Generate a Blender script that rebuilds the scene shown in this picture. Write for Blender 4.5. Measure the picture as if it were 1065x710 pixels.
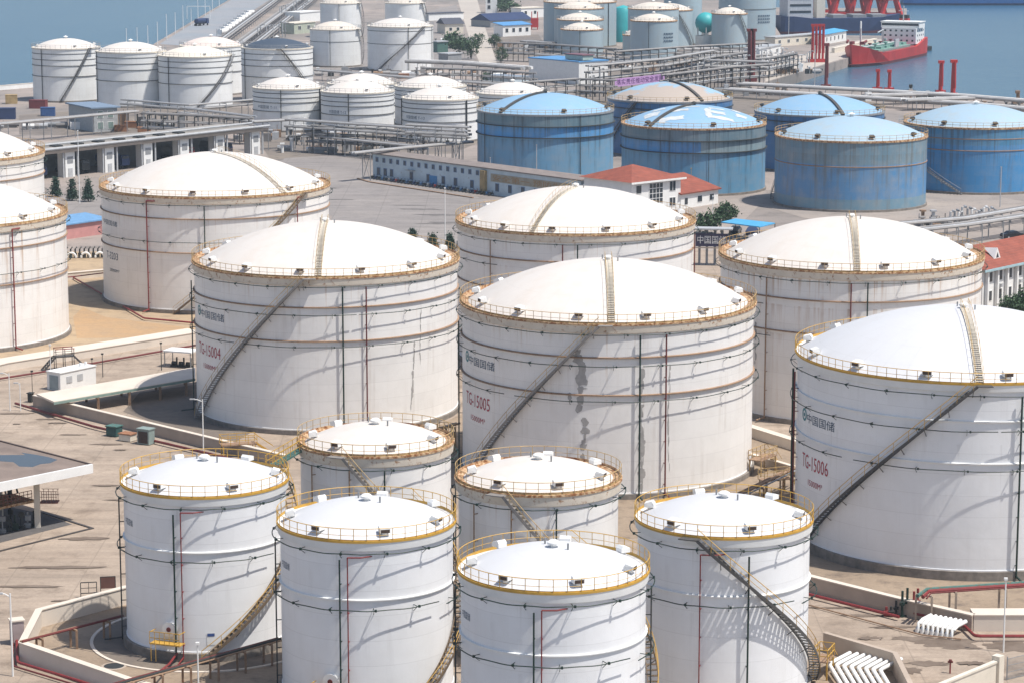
import bpy, math, random
from mathutils import Vector, Matrix
R = math.radians
rnd = random.Random(7)
for o in list(bpy.data.objects): bpy.data.objects.remove(o)
sc = bpy.context.scene
col = sc.collection
# ---------------------------------------------------------------- camera, sky, sun, exposure
FPX, PITCH, CAMH = 2696.7, R(10.165), 67.3
cam_d = bpy.data.cameras.new('camera'); cam = bpy.data.objects.new('camera', cam_d); col.objects.link(cam)
cam.location = (0, 0, CAMH); cam.rotation_euler = (R(90) - PITCH, 0, 0)
cam_d.sensor_width = 36; cam_d.lens = FPX / 1065 * 36; cam_d.clip_start = 1; cam_d.clip_end = 30000
sc.camera = cam
SUN_EL, SUN = R(64), Vector((math.cos(R(64)) * .913, -math.cos(R(64)) * .407, math.sin(R(64)))).normalized()
w = bpy.data.worlds.new('World'); sc.world = w; w.use_nodes = True
wn = w.node_tree.nodes; wl = w.node_tree.links
sky = wn.new('ShaderNodeTexSky'); sky.sky_type = 'NISHITA'; sky.sun_disc = False
sky.sun_elevation = SUN_EL; sky.sun_rotation = math.atan2(SUN.x, SUN.y); sky.air_density = 1.0; sky.dust_density = 1.6
wl.new(sky.outputs[0], wn['Background'].inputs[0]); wn['Background'].inputs[1].default_value = .105
sd = bpy.data.lights.new('sun', 'SUN'); sd.energy = 4.1; sd.angle = R(.55); sd.color = (1, .95, .88)
so = bpy.data.objects.new('sun', sd); col.objects.link(so); so.rotation_euler = SUN.to_track_quat('Z', 'Y').to_euler()
vs = sc.view_settings; vs.view_transform = 'Standard'; vs.look = 'None'; vs.exposure = .36; vs.gamma = 1; vs.use_curve_mapping = False
sc.render.engine = 'CYCLES'; sc.cycles.max_bounces = 6; sc.cycles.volume_bounces = 0

# ---------------------------------------------------------------- helpers
def at(px, py, z=0.0):
    """survey: ground point (at height z) that the photograph shows at pixel px,py"""
    u, v = (px - 532.5) / FPX, (355 - py) / FPX
    d = Vector((u, math.cos(PITCH) + v * math.sin(PITCH), -math.sin(PITCH) + v * math.cos(PITCH)))
    t = (z - CAMH) / d.z
    return Vector((d.x * t, d.y * t, z))
def face_cam(p): return -math.atan2(p[0], p[1])

def tag(o, label=None, cat=None, group=None, kind=None):
    if label: o['label'] = label
    if cat: o['category'] = cat
    if group: o['group'] = group
    if kind: o['kind'] = kind
    return o
def thing(name, label, cat, loc=(0, 0, 0), rz=0, group=None):
    o = bpy.data.objects.new(name, None); col.objects.link(o); o.empty_display_size = .5
    o.location = loc; o.rotation_euler = (0, 0, rz)
    return tag(o, label, cat, group)
def dup(root, loc, rz=None, label=None):
    r = root.copy(); col.objects.link(r); r.location = loc
    if rz is not None: r.rotation_euler = (0, 0, rz)
    if label: r['label'] = label
    for ch in list(root.children):
        c = ch.copy(); col.objects.link(c); c.parent = r
        for g in ch.children:
            d = g.copy(); col.objects.link(d); d.parent = c
    return r

class MB:
    def __init__(s): s.v = []; s.f = []
    def add(s, vs, fs):
        n = len(s.v); s.v += [tuple(p) for p in vs]; s.f += [tuple(i + n for i in f) for f in fs]; return s
    def box(s, c, d, rz=0, rx=0):
        m = Matrix.Rotation(rz, 3, 'Z') @ Matrix.Rotation(rx, 3, 'X')
        vs = [Vector(c) + m @ Vector((x * d[0] / 2, y * d[1] / 2, z * d[2] / 2)) for x in (-1, 1) for y in (-1, 1) for z in (-1, 1)]
        return s.add(vs, [(0, 1, 3, 2), (4, 6, 7, 5), (0, 4, 5, 1), (2, 3, 7, 6), (0, 2, 6, 4), (1, 5, 7, 3)])
    def beam(s, a, b, w_, h_):
        a, b = Vector(a), Vector(b); d = (b - a); L = d.length
        if L < 1e-6: return s
        d /= L; up = Vector((0, 0, 1)) if abs(d.z) < .95 else Vector((0, 1, 0))
        x = d.cross(up).normalized(); y = x.cross(d)
        vs = [p + x * i * w_ / 2 + y * j * h_ / 2 for p in (a, b) for i, j in ((-1, -1), (1, -1), (1, 1), (-1, 1))]
        return s.add(vs, [(3, 2, 1, 0), (4, 5, 6, 7), (0, 1, 5, 4), (1, 2, 6, 5), (2, 3, 7, 6), (3, 0, 4, 7)])
    def tube(s, pts, r, n=6, closed=False, cap=True):
        P = [Vector(p) for p in pts]; N = len(P); vs = []; fs = []
        for i, p in enumerate(P):
            a = P[i - 1] if (i or closed) else p; b = P[(i + 1) % N] if (i < N - 1 or closed) else p
            d = (b - a).normalized(); up = Vector((0, 0, 1)) if abs(d.z) < .9 else Vector((1, 0, 0))
            x = d.cross(up).normalized(); y = x.cross(d)
            rr = r[i] if isinstance(r, (list, tuple)) else r
            vs += [p + (x * math.cos(2 * math.pi * k / n) + y * math.sin(2 * math.pi * k / n)) * rr for k in range(n)]
        for i in range(N if closed else N - 1):
            j = (i + 1) % N
            fs += [(i * n + k, i * n + (k + 1) % n, j * n + (k + 1) % n, j * n + k) for k in range(n)]
        if cap and not closed: fs += [tuple(range(n))[::-1], tuple((N - 1) * n + k for k in range(n))]
        return s.add(vs, fs)
    def lathe(s, prof, n=64, a0=0, a1=360, c=(0, 0, 0)):
        full = abs(a1 - a0) >= 359.9; m = n if full else n + 1; vs = []; fs = []
        for k in range(m):
            t = R(a0 + (a1 - a0) * k / n)
            vs += [(c[0] + r * math.sin(t), c[1] - r * math.cos(t), c[2] + z) for r, z in prof]
        q = len(prof)
        for k in range(n):
            j = (k + 1) % m
            fs += [(k * q + i, j * q + i, j * q + i + 1, k * q + i + 1) for i in range(q - 1)]
        return s.add(vs, fs)
    def prism(s, poly, z0, z1):
        n = len(poly); A = sum(poly[i][0] * poly[(i + 1) % n][1] - poly[(i + 1) % n][0] * poly[i][1] for i in range(n))
        if A < 0: poly = poly[::-1]
        vs = [(p[0], p[1], z0) for p in poly] + [(p[0], p[1], z1) for p in poly]
        return s.add(vs, [tuple(range(n))[::-1], tuple(range(n, 2 * n))] + [(i, (i + 1) % n, n + (i + 1) % n, n + i) for i in range(n)])
    def sheet(s, poly, z):
        n = len(poly); A = sum(poly[i][0] * poly[(i + 1) % n][1] - poly[(i + 1) % n][0] * poly[i][1] for i in range(n))
        if A < 0: poly = poly[::-1]
        return s.add([(p[0], p[1], z) for p in poly], [tuple(range(n))])
    def wall(s, pts, t, z0, z1):
        P = [Vector((p[0], p[1])) for p in pts]; L = []; Rr = []
        for i, p in enumerate(P):
            d1 = (P[i] - P[i - 1]).normalized() if i else (P[1] - P[0]).normalized()
            d2 = (P[i + 1] - P[i]).normalized() if i < len(P) - 1 else d1
            n1, n2 = Vector((-d1.y, d1.x)), Vector((-d2.y, d2.x)); m = (n1 + n2).normalized()
            k = t / 2 / max(.35, m.dot(n1)); L.append(p + m * k); Rr.append(p - m * k)
        return s.prism(L + Rr[::-1], z0, z1)
    def build(s, name, m, parent=None, smooth=False, loc=None):
        me = bpy.data.meshes.new(name); me.from_pydata(s.v, [], s.f); me.materials.append(m)
        if smooth: me.shade_smooth(); me.set_sharp_from_angle(angle=R(38))
        o = bpy.data.objects.new(name, me); col.objects.link(o); o.parent = parent
        if loc: o.location = loc
        return o

# ---------------------------------------------------------------- materials
MATS = {}
def nt(name):
    m = bpy.data.materials.new(name); m.use_nodes = True; t = m.node_tree
    return m, t, t.nodes['Principled BSDF']
def N(t, typ, **k):
    n = t.nodes.new(typ)
    for a, b in k.items(): setattr(n, a, b)
    return n
def noise(t, scale, vec=None, detail=4, rough=.6):
    n = N(t, 'ShaderNodeTexNoise'); n.inputs['Scale'].default_value = scale; n.inputs['Detail'].default_value = detail; n.inputs['Roughness'].default_value = rough
    if vec is not None: t.links.new(vec, n.inputs['Vector'])
    return n.outputs['Fac']
def ramp(t, fac, a, b, ca=(0, 0, 0, 1), cb=(1, 1, 1, 1)):
    r = N(t, 'ShaderNodeValToRGB'); r.color_ramp.elements[0].position = a; r.color_ramp.elements[1].position = b
    r.color_ramp.elements[0].color = ca; r.color_ramp.elements[1].color = cb
    t.links.new(fac, r.inputs[0]); return r.outputs[0]
def mix(t, fac, a, b, mode='MIX'):
    m = N(t, 'ShaderNodeMix', data_type='RGBA', blend_type=mode)
    for sck, v in ((m.inputs[0], fac), (m.inputs[6], a), (m.inputs[7], b)):
        if hasattr(v, 'is_output'): t.links.new(v, sck)
        elif isinstance(v, (int, float)): sck.default_value = v
        else: sck.default_value = (*v[:3], 1)
    return m.outputs[2]
def math_(t, op, a, b=0, c=None):
    m = N(t, 'ShaderNodeMath', operation=op)
    for i, v in enumerate((a, b) if c is None else (a, b, c)):
        if hasattr(v, 'is_output'): t.links.new(v, m.inputs[i])
        else: m.inputs[i].default_value = v
    return m.outputs[0]
def coords(t): return N(t, 'ShaderNodeTexCoord').outputs['Object']
def mapped(t, vec, s):
    m = N(t, 'ShaderNodeMapping'); m.inputs['Scale'].default_value = s; t.links.new(vec, m.inputs[0]); return m.outputs[0]
def bump(t, b, h, d=.1, s=.5):
    n = N(t, 'ShaderNodeBump'); n.inputs['Strength'].default_value = s; n.inputs['Distance'].default_value = d
    t.links.new(h, n.inputs['Height']); t.links.new(n.outputs[0], b.inputs['Normal'])
def mat(name, c, rough=.6, var=.25, scale=1.2, metal=0, rust=0, rustcol=(.19, .075, .025)):
    if name in MATS: return MATS[name]
    m, t, b = nt(name); co = coords(t)
    f = noise(t, scale, co, 5)
    c2 = tuple(x * (1 - var) for x in c)
    out = mix(t, ramp(t, f, .3, .7), c2, c)
    if rust:
        f2 = noise(t, scale * 2.3, co, 6, .7)
        out = mix(t, ramp(t, f2, .62 - rust * .3, .72 - rust * .25), out, rustcol)
    t.links.new(out, b.inputs['Base Color']); b.inputs['Roughness'].default_value = rough; b.inputs['Metallic'].default_value = metal
    MATS[name] = m; return m

def shell_mat(name, c, streak=.35, streakcol=(.30, .22, .15), bands=None, seam=2.1, dirt=.25, rough=.45, stainscale=.35, patch=None, ss=1.5, smask=(.38, .66), runs=None):
    m, t, b = nt(name); co = coords(t); sx = N(t, 'ShaderNodeSeparateXYZ'); t.links.new(co, sx.inputs[0]); z = sx.outputs[2]
    base = c
    if bands:
        for (z0, z1, cc) in bands:
            f = math_(t, 'MULTIPLY', math_(t, 'GREATER_THAN', z, z0), math_(t, 'LESS_THAN', z, z1)); base = mix(t, f, base, cc)
    if patch:  # repainted / weathered sector to the right
        z0, z1, xmin, cc = patch
        f = math_(t, 'MULTIPLY', math_(t, 'MULTIPLY', math_(t, 'GREATER_THAN', z, z0), math_(t, 'LESS_THAN', z, z1)), math_(t, 'GREATER_THAN', sx.outputs[0], xmin))
        base = mix(t, f, base, cc)
    # plate to plate tone differences: course by course
    cm = N(t, 'ShaderNodeCombineXYZ'); ang = math_(t, 'ARCTAN2', sx.outputs[0], sx.outputs[1])
    course = math_(t, 'FLOOR', math_(t, 'DIVIDE', z, seam))
    t.links.new(math_(t, 'FLOOR', math_(t, 'ADD', math_(t, 'MULTIPLY', ang, 2.2), math_(t, 'MULTIPLY', course, .37))), cm.inputs[0]); t.links.new(course, cm.inputs[1])
    wn_ = N(t, 'ShaderNodeTexWhiteNoise'); t.links.new(cm.outputs[0], wn_.inputs[0])
    out = mix(t, math_(t, 'MULTIPLY', wn_.outputs['Value'], .10), base, (.42, .42, .42))
    f = noise(t, stainscale, co, 6, .65); out = mix(t, math_(t, 'MULTIPLY', ramp(t, f, .42, .75), dirt), out, (.40, .36, .31))
    s = noise(t, 1.0, mapped(t, co, (ss, ss, .05)), 5, .7)
    s2 = noise(t, .25, co, 3)
    out = mix(t, math_(t, 'MULTIPLY', math_(t, 'MULTIPLY', ramp(t, s, .52, .72), ramp(t, s2, *smask)), streak), out, streakcol)
    if runs:   # runs of dirt and rust from the rim and from each ring downwards
        top, k, rc, th_ = runs
        for zt, kk in ((top, k), (top * .81, k * .7), (top * .61, k * .6)):
            dz = math_(t, 'SUBTRACT', zt, z)
            v_ = math_(t, 'SUBTRACT', noise(t, 1.0, mapped(t, co, (1.1, 1.1, .012)), 6, .75), math_(t, 'MULTIPLY', dz, .028))
            f = math_(t, 'MULTIPLY', math_(t, 'MULTIPLY', ramp(t, v_, th_, th_ + .10), math_(t, 'GREATER_THAN', dz, 0)), kk)
            out = mix(t, f, out, rc)
    fr = math_(t, 'FRACT', math_(t, 'DIVIDE', z, seam)); ln = math_(t, 'LESS_THAN', fr, .02)
    out = mix(t, math_(t, 'MULTIPLY', ln, .22), out, (.3, .29, .28))
    t.links.new(out, b.inputs['Base Color']); b.inputs['Roughness'].default_value = rough
    hb = math_(t, 'ADD', noise(t, .9, co, 2), math_(t, 'MULTIPLY', ln, .3)); bump(t, b, hb, .06, .25)
    MATS[name] = m; return m
def roof_mat(name, c, dirt=.25, dirtcol=(.45, .38, .30), blot=None):
    m, t, b = nt(name); co = coords(t)
    out = mix(t, math_(t, 'MULTIPLY', ramp(t, noise(t, .45, co, 6, .65), .45, .75), dirt), c, dirtcol)
    sx = N(t, 'ShaderNodeSeparateXYZ'); t.links.new(co, sx.inputs[0])
    ang = math_(t, 'MULTIPLY', math_(t, 'ARCTAN2', sx.outputs[0], sx.outputs[1]), 36 / (2 * math.pi))
    ln = math_(t, 'LESS_THAN', math_(t, 'FRACT', ang), .03)
    out = mix(t, math_(t, 'MULTIPLY', ln, .16), out, (.35, .33, .3))
    rad = math_(t, 'SQRT', math_(t, 'ADD', math_(t, 'MULTIPLY', sx.outputs[0], sx.outputs[0]), math_(t, 'MULTIPLY', sx.outputs[1], sx.outputs[1])))
    out = mix(t, math_(t, 'MULTIPLY', math_(t, 'LESS_THAN', math_(t, 'FRACT', math_(t, 'DIVIDE', rad, 2.9)), .025), .12), out, (.35, .33, .3))
    if blot:
        f = ramp(t, math_(t, 'ADD', math_(t, 'MULTIPLY', sx.outputs[1], -.03), noise(t, .14, co, 4)), blot[1], blot[1] + .06)
        out = mix(t, f, out, blot[0])
    t.links.new(out, b.inputs['Base Color']); b.inputs['Roughness'].default_value = .55
    bump(t, b, noise(t, .6, co, 2), .05, .2)
    MATS[name] = m; return m
def ground_mat(name, c1, c2, c3, scale=.05, stain=.6, rough=.9, streak=0, joints=0):
    m, t, b = nt(name); co = coords(t)
    a = ramp(t, noise(t, scale, co, 8, .62), .35, .66); out = mix(t, a, c1, c2)
    out = mix(t, math_(t, 'MULTIPLY', ramp(t, noise(t, scale * 5.5, co, 8, .7), .5, .72), stain), out, c3)
    if streak:
        mp = N(t, 'ShaderNodeMapping'); mp.inputs['Rotation'].default_value = (0, 0, R(-8)); mp.inputs['Scale'].default_value = (.035, .33, 1); t.links.new(co, mp.inputs[0])
        out = mix(t, math_(t, 'MULTIPLY', ramp(t, noise(t, 1, mp.outputs[0], 8, .72), .40, .66), streak), out, tuple(x * .5 for x in c1))
    if joints:
        sx = N(t, 'ShaderNodeSeparateXYZ'); t.links.new(co, sx.inputs[0])
        j = math_(t, 'MAXIMUM', math_(t, 'LESS_THAN', math_(t, 'FRACT', math_(t, 'DIVIDE', sx.outputs[0], joints)), .02), math_(t, 'LESS_THAN', math_(t, 'FRACT', math_(t, 'DIVIDE', sx.outputs[1], joints)), .02))
        out = mix(t, math_(t, 'MULTIPLY', j, .35), out, tuple(x * .4 for x in c1))
    fine = noise(t, 2.2, co, 8, .75); out = mix(t, .5, out, mix(t, ramp(t, fine, .3, .7), (.35, .35, .35), (.65, .65, .65)), 'OVERLAY')
    t.links.new(out, b.inputs['Base Color']); b.inputs['Roughness'].default_value = rough; bump(t, b, fine, .08, .4)
    MATS[name] = m; return m

WHITE = mat('white_paint', (.80, .80, .78), .5, .10, .8)
CREAM = mat('cream_paint', (.70, .64, .54), .7, .14, .8)
CONC = mat('dike_concrete', (.45, .37, .30), .85, .22, .35)
CONCL = mat('pale_plaster_wall', (.68, .60, .51), .85, .14, .35)
RINGC = mat('ringwall_concrete', (.27, .24, .21), .9, .45, 1.3)
DARK = mat('dark_steel', (.035, .037, .035), .6, .3, 2)
GREY = mat('grey_steel', (.30, .31, .32), .5, .3, 1.5)
GALV = mat('galvanised_steel', (.48, .49, .50), .45, .25, 1.5)
BLACKGREEN = mat('dark_green_pipe', (.010, .034, .026), .5, .3, 2)
TEAL = mat('teal_paint', (.075, .18, .155), .6, .3, 1.5, rust=.25)
RED = mat('red_pipe_paint', (.24, .028, .028), .55, .3, 1.5)
DKRED = mat('dark_red_pipe', (.16, .025, .022), .6, .35, 1.5)
RUSTY = mat('rusty_cream_steel', (.66, .47, .28), .75, .3, 1.0, rust=.62, rustcol=(.24, .095, .03))
RIMC = mat('rust_specked_cream_rim', (.72, .64, .53), .7, .14, .9, rust=.22, rustcol=(.33, .17, .08))
RUSTRAIL = mat('weathered_yellow_rail', (.52, .36, .16), .7, .3, 1.5, rust=.2)
YELLOW = mat('yellow_rail_paint', (.58, .34, .055), .55, .25, 1.5)
BROWN = mat('brown_rusted_girder', (.34, .22, .14), .8, .35, 1.2, rust=.2)
STAIRD = mat('dark_stair_steel', (.085, .08, .075), .7, .3, 2)
STAIRR = mat('rusty_stair_steel', (.17, .12, .075), .8, .35, 2)
GRILLE = mat('dark_grille', (.07, .045, .035), .8, .3, 3)
GLASS = mat('window_glass', (.035, .045, .055), .12, .3, 2)
def tile_mat(name, c):
    m, t, b = nt(name); co = coords(t); sx = N(t, 'ShaderNodeSeparateXYZ'); t.links.new(co, sx.inputs[0])
    row_ = math_(t, 'FRACT', math_(t, 'MULTIPLY', sx.outputs[2], 4.2)); rib = math_(t, 'FRACT', math_(t, 'MULTIPLY', math_(t, 'ADD', sx.outputs[0], sx.outputs[1]), 1.6))
    out = mix(t, ramp(t, noise(t, .5, co, 6, .7), .35, .7), tuple(x * .62 for x in c), c)
    out = mix(t, math_(t, 'MULTIPLY', math_(t, 'LESS_THAN', row_, .22), .35), out, tuple(x * .4 for x in c))
    out = mix(t, math_(t, 'MULTIPLY', ramp(t, noise(t, 2.5, co, 5, .75), .55, .7), .35), out, (.22, .15, .12))
    t.links.new(out, b.inputs['Base Color']); b.inputs['Roughness'].default_value = .8; bump(t, b, math_(t, 'ADD', row_, rib), .08, .6); MATS[name] = m; return m
REDROOF = tile_mat('red_tile_roof', (.34, .09, .055))
BLUEROOF = mat('blue_sheet_roof', (.10, .30, .58), .5, .2, .5)
LTBLUE = mat('pale_blue_plaster', (.55, .65, .71), .8, .22, .35, rust=.12, rustcol=(.3, .3, .3))
SHIPRED = mat('red_hull_paint', (.52, .03, .025), .5, .3, .15, rust=.12)
SHIPDK = mat('maroon_hull_paint', (.20, .04, .04), .6, .25, .15)
CRANERED = mat('red_crane_paint', (.52, .028, .025), .55, .25, .3)
NAVY = mat('navy_paint', (.025, .045, .12), .55, .25, .3)
TURQ = mat('turquoise_paint', (.04, .40, .42), .5, .15, .3)
GREENP = mat('green_deck_paint', (.20, .36, .30), .6, .2, .3)
PURPLE = mat('purple_banner', (.38, .16, .42), .7, .15, .8)
INKBLUE = mat('dark_blue_lettering', (.03, .07, .13), .6, .2, 2)
INKRED = mat('red_lettering', (.42, .03, .06), .6, .2, 2)
INKGREEN = mat('teal_emblem', (.03, .22, .25), .6, .2, 2)
PEEL = mat('bare_primer_patch', (.43, .415, .40), .8, .3, 2)
OCHRE = mat('ochre_paint', (.46, .33, .16), .8, .4, .8)
PINK = mat('pink_plaster', (.55, .26, .24), .8, .2, .6)
BLACKCAR = mat('black_car_paint', (.012, .013, .016), .2, .2, 2)
LEAF = mat('dark_leaves', (.045, .10, .035), .7, .5, 3)
LEAF2 = mat('conifer_leaves', (.03, .075, .045), .7, .5, 3)
BARK = mat('bark', (.10, .07, .05), .9, .3, 4)
RUBBER = mat('rubber', (.02, .02, .02), .8, .2, 4)
BRKROOF = mat('stained_roof_membrane', (.26, .20, .165), .75, .4, .25)
PUDDLE, _t, _b = nt('puddle_water'); _b.inputs['Base Color'].default_value = (.055, .06, .065, 1); _b.inputs['Roughness'].default_value = .04; MATS['p'] = PUDDLE

SH_WARM = shell_mat('warm_white_shell', (.83, .815, .79), .38, (.36, .30, .24), dirt=.15, runs=(18.4, .55, (.42, .28, .17), .54))
SH_RUST = shell_mat('rust_streaked_white_shell', (.83, .81, .775), .55, (.42, .27, .16), dirt=.17, runs=(18.4, .7, (.42, .25, .13), .50))
SH_COOL = shell_mat('cool_white_shell', (.81, .82, .83), .2, (.35, .33, .32), dirt=.12, runs=(13.5, .35, (.42, .40, .38), .55))
SH_FAR = shell_mat('far_white_shell', (.78, .79, .78), .25, dirt=.18)
SH_GREY = shell_mat('grey_green_shell', (.34, .44, .49), .35, (.25, .27, .27), dirt=.25)
RF_WARM = roof_mat('warm_white_roof', (.66, .615, .565), .26, (.55, .44, .33))
RF_COOL = roof_mat('cool_white_roof', (.60, .605, .62), .18, (.50, .47, .44))
RF_DIRTY = roof_mat('dirty_white_roof', (.66, .60, .52), .5)
RF_NAVY = roof_mat('half_dark_roof', (.70, .72, .74), .2, blot=((.05, .07, .10), .36))
RF_BLUE = roof_mat('pale_blue_roof', (.33, .46, .56), .45, (.40, .40, .36))
RF_BLUE2 = roof_mat('blue_roof', (.23, .40, .57), .35, (.36, .43, .46))
RF_BEIGE = roof_mat('blue_roof_with_beige_primer', (.27, .43, .56), .25, blot=((.42, .36, .31), .60))
BT = 14.4
SB1 = shell_mat('banded_blue_shell', (.13, .31, .48), .7, (.08, .13, .17), bands=[(11.7, 20, (.13, .22, .27)), (9.2, 11.7, (.06, .30, .62))], dirt=.3, ss=.62, smask=(.2, .5), runs=(14.4, .7, (.06, .09, .11), .48))
SB2 = shell_mat('banded_blue_grey_shell', (.10, .28, .45), .8, (.07, .10, .12), bands=[(11.7, 20, (.13, .21, .26)), (9.2, 11.7, (.04, .25, .55))], patch=(9.2, 11.7, 1.6, (.22, .32, .36)), dirt=.3, ss=.62, smask=(.2, .5), runs=(14.4, .7, (.06, .09, .11), .48))
SB3 = shell_mat('weathered_blue_shell', (.08, .24, .45), 1.0, (.17, .19, .19), bands=[(0, 2.6, (.14, .27, .36)), (9.6, 20, (.13, .24, .32))], dirt=.45, ss=.62, smask=(.2, .5), runs=(14.4, .75, (.13, .15, .15), .46))
SB4 = shell_mat('streaked_blue_shell', (.035, .235, .50), .9, (.10, .15, .22), bands=[(10.6, 20, (.06, .23, .40))], dirt=.2, ss=.62, smask=(.2, .5), runs=(14.4, .7, (.06, .09, .11), .48))
SB5 = shell_mat('deep_blue_shell', (.02, .15, .36), .5, (.06, .09, .16), dirt=.12, ss=.62, smask=(.2, .5), runs=(14.4, .7, (.06, .09, .11), .48))

# ---------------------------------------------------------------- ground, sea
G_YARD = ground_mat('tan_concrete_yard', (.43, .345, .27), (.32, .25, .19), (.15, .11, .08), .045, .85, streak=.6, joints=7)
G_ASPH = ground_mat('grey_asphalt', (.30, .27, .25), (.23, .21, .20), (.12, .11, .105), .04, .5, streak=.55, joints=9)
G_DIRT = ground_mat('brown_bund_soil', (.36, .27, .18), (.42, .31, .19), (.16, .12, .09), .05, .7)
G_GRAV_SHADE = ground_mat('dark_gravel_and_shade', (.20, .165, .13), (.15, .12, .10), (.08, .07, .06), .2, .6)  # gravel ring of the small tank, and the shade painted beside the big one
G_FAR = ground_mat('far_yard', (.33, .275, .24), (.20, .18, .165), (.08, .075, .07), .022, .8)
G_ROAD = ground_mat('pale_road', (.47, .42, .36), (.40, .36, .32), (.28, .25, .22), .03, .4)
G_BLUE = ground_mat('bluish_paving', (.23, .26, .29), (.29, .29, .30), (.16, .16, .17), .03, .5)
def P(*a): return [at(x, y) for x, y in a]
SEA = -3.5
land = [(-900, 60), (900, 60)] + [(p.x, p.y) for p in [at(1500, 140), at(1065, 107), at(1000, 100), at(905, 93), at(795, 86.5), at(884, 60), at(941, 41), at(941, 37.5), at(812, 36.5), at(804, 24), at(943, 22.5), at(943, 9), at(800, 8), at(800, -30)]] + \
       [(p.x, p.y) for p in [at(330, -55), at(238, 0), at(163, 44), at(105, 84), at(0, 91), at(-400, 110)]]
tag(MB().prism(land, SEA - 6, 0).build('ground', G_FAR), kind='structure')
SEAM, t, b = nt('sea_water'); co = coords(t)
t.links.new(mix(t, ramp(t, noise(t, .01, mapped(t, co, (1, .25, 1)), 4), .35, .7), (.03, .10, .17), (.05, .125, .19)), b.inputs['Base Color'])
b.inputs['Roughness'].default_value = .22; b.inputs['IOR'].default_value = 1.33
bump(t, b, math_(t, 'ADD', noise(t, .25, co, 4), noise(t, .05, mapped(t, co, (1, .4, 1)), 3)), .8, .6)
tag(MB().sheet([(-9000, -3000), (9000, -3000), (9000, 16000), (-9000, 16000)], SEA).build('sea', SEAM), kind='structure')
SEABED = mat('seabed_mud', (.08, .09, .08), .9)
def ground(name, m, pts, z=.004): return tag(MB().sheet(P(*pts), z).build(name, m), kind='structure')
ground('yard', G_YARD, [(-350, 760), (-330, 395), (0, 372), (205, 340), (300, 300), (470, 250), (740, 250), (1120, 300), (1500, 330), (1500, 760)], .02)
ground('bund_floor', G_DIRT, [(-60, 395), (-60, 290), (70, 262), (330, 262), (345, 320), (205, 352)], .03)
ground('apron', G_ASPH, [(270, 200), (296, 165), (372, 160), (384, 186), (497, 205), (520, 222), (476, 262), (340, 262), (345, 225)], .03)
ground('road', G_ASPH, [(0, 228), (0, 205), (100, 203), (300, 166), (300, 174), (104, 224)], .04)
G_PAVE = ground_mat('grey_tan_paving', (.34, .29, .25), (.26, .23, .21), (.14, .125, .115), .035, .7)
ground('paving', G_PAVE, [(640, 240), (625, 200), (760, 208), (830, 196), (990, 196), (1065, 210), (1200, 225), (1200, 262), (960, 262), (790, 214), (740, 262)], .03)
ground('bund_shade', G_GRAV_SHADE, [(128, 428), (145, 408), (215, 398), (260, 450), (235, 466)], .03)  # dark sheet: the big tank's cast shadow painted into the ground colour
ground('causeway_road', G_BLUE, [(166, 46), (236, 3), (262, -12), (300, -12), (262, 12), (215, 50)], .03)
ground('pale_road', G_ROAD, [(499.7, 68), (488, 40), (482, 20), (476, 0), (470, -20), (488, -20), (496.4, 0), (503.6, 26), (510, 45), (517.4, 68)], .03)
ground('quay_paving', G_ROAD, [(796, 85.5), (884, 59), (935, 42), (900, 41), (850, 52), (796, 72)], .03)
G_DKY = ground_mat('dark_works_ground', (.15, .13, .12), (.22, .185, .15), (.06, .055, .05), .05, .8)
ground('works_yard', G_DKY, [(282, 168), (262, 135), (300, 122), (430, 132), (500, 148), (470, 160), (368, 161), (300, 164)], .03)
ground('works_yard', G_DKY, [(20, 140), (20, 120), (130, 112), (260, 112), (270, 128), (150, 142)], .025)
ground('works_yard', G_DKY, [(600, 110), (600, 72), (740, 60), (800, 66), (780, 92), (900, 104), (900, 125)], .025)
ground('works_yard', G_DKY, [(510, 62), (504, 40), (560, 36), (575, 60)], .025)
ground('dark_yard', G_ASPH, [(300, 80), (330, 40), (475, 5), (480, 30), (496, 70)], .02)

# ---------------------------------------------------------------- lettering
def text_mesh(s, size):
    c = bpy.data.curves.new('lettering', 'FONT'); c.body = s; c.size = size; c.resolution_u = 2
    o = bpy.data.objects.new('lettering', c); col.objects.link(o)
    bpy.context.view_layer.update()
    me = bpy.data.meshes.new_from_object(o.evaluated_get(bpy.context.evaluated_depsgraph_get()))
    V = [v.co.copy() for v in me.vertices]; F = [tuple(p.vertices) for p in me.polygons]
    bpy.data.objects.remove(o); bpy.data.curves.remove(c); bpy.data.meshes.remove(me)
    return V, F
def fit_text(s, W, H_):
    V, F = text_mesh(s, 1)
    x0, x1 = min(v.x for v in V), max(v.x for v in V); y0, y1 = min(v.y for v in V), max(v.y for v in V)
    return [((v.x - x0) / (x1 - x0) * W, (v.y - y0) / (y1 - y0) * H_ - H_ / 2) for v in V], F
def wrap_text(s, Rw, th0, th1, zc, H_, m, parent, name='lettering'):
    W = Rw * R(th1 - th0); V, F = fit_text(s, W, H_)
    vs = [((Rw + .025) * math.sin(R(th0) + x / Rw), -(Rw + .025) * math.cos(R(th0) + x / Rw), zc + y) for x, y in V]
    return MB().add(vs, F).build(name, m, parent)
def wrap_ring(Rw, th, zc, r0, r1, m, parent):
    mb = MB(); n = 20; vs = []
    for k in range(n):
        a = 2 * math.pi * k / n
        for r in (r0, r1):
            x = r * math.cos(a); vs.append(((Rw + .025) * math.sin(R(th) + x / Rw), -(Rw + .025) * math.cos(R(th) + x / Rw), zc + r * math.sin(a)))
    mb.add(vs, [(2 * k, 2 * k + 1, (2 * k + 3) % (2 * n), (2 * k + 2) % (2 * n)) for k in range(n)])
    return mb.build('emblem', m, parent)
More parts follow.
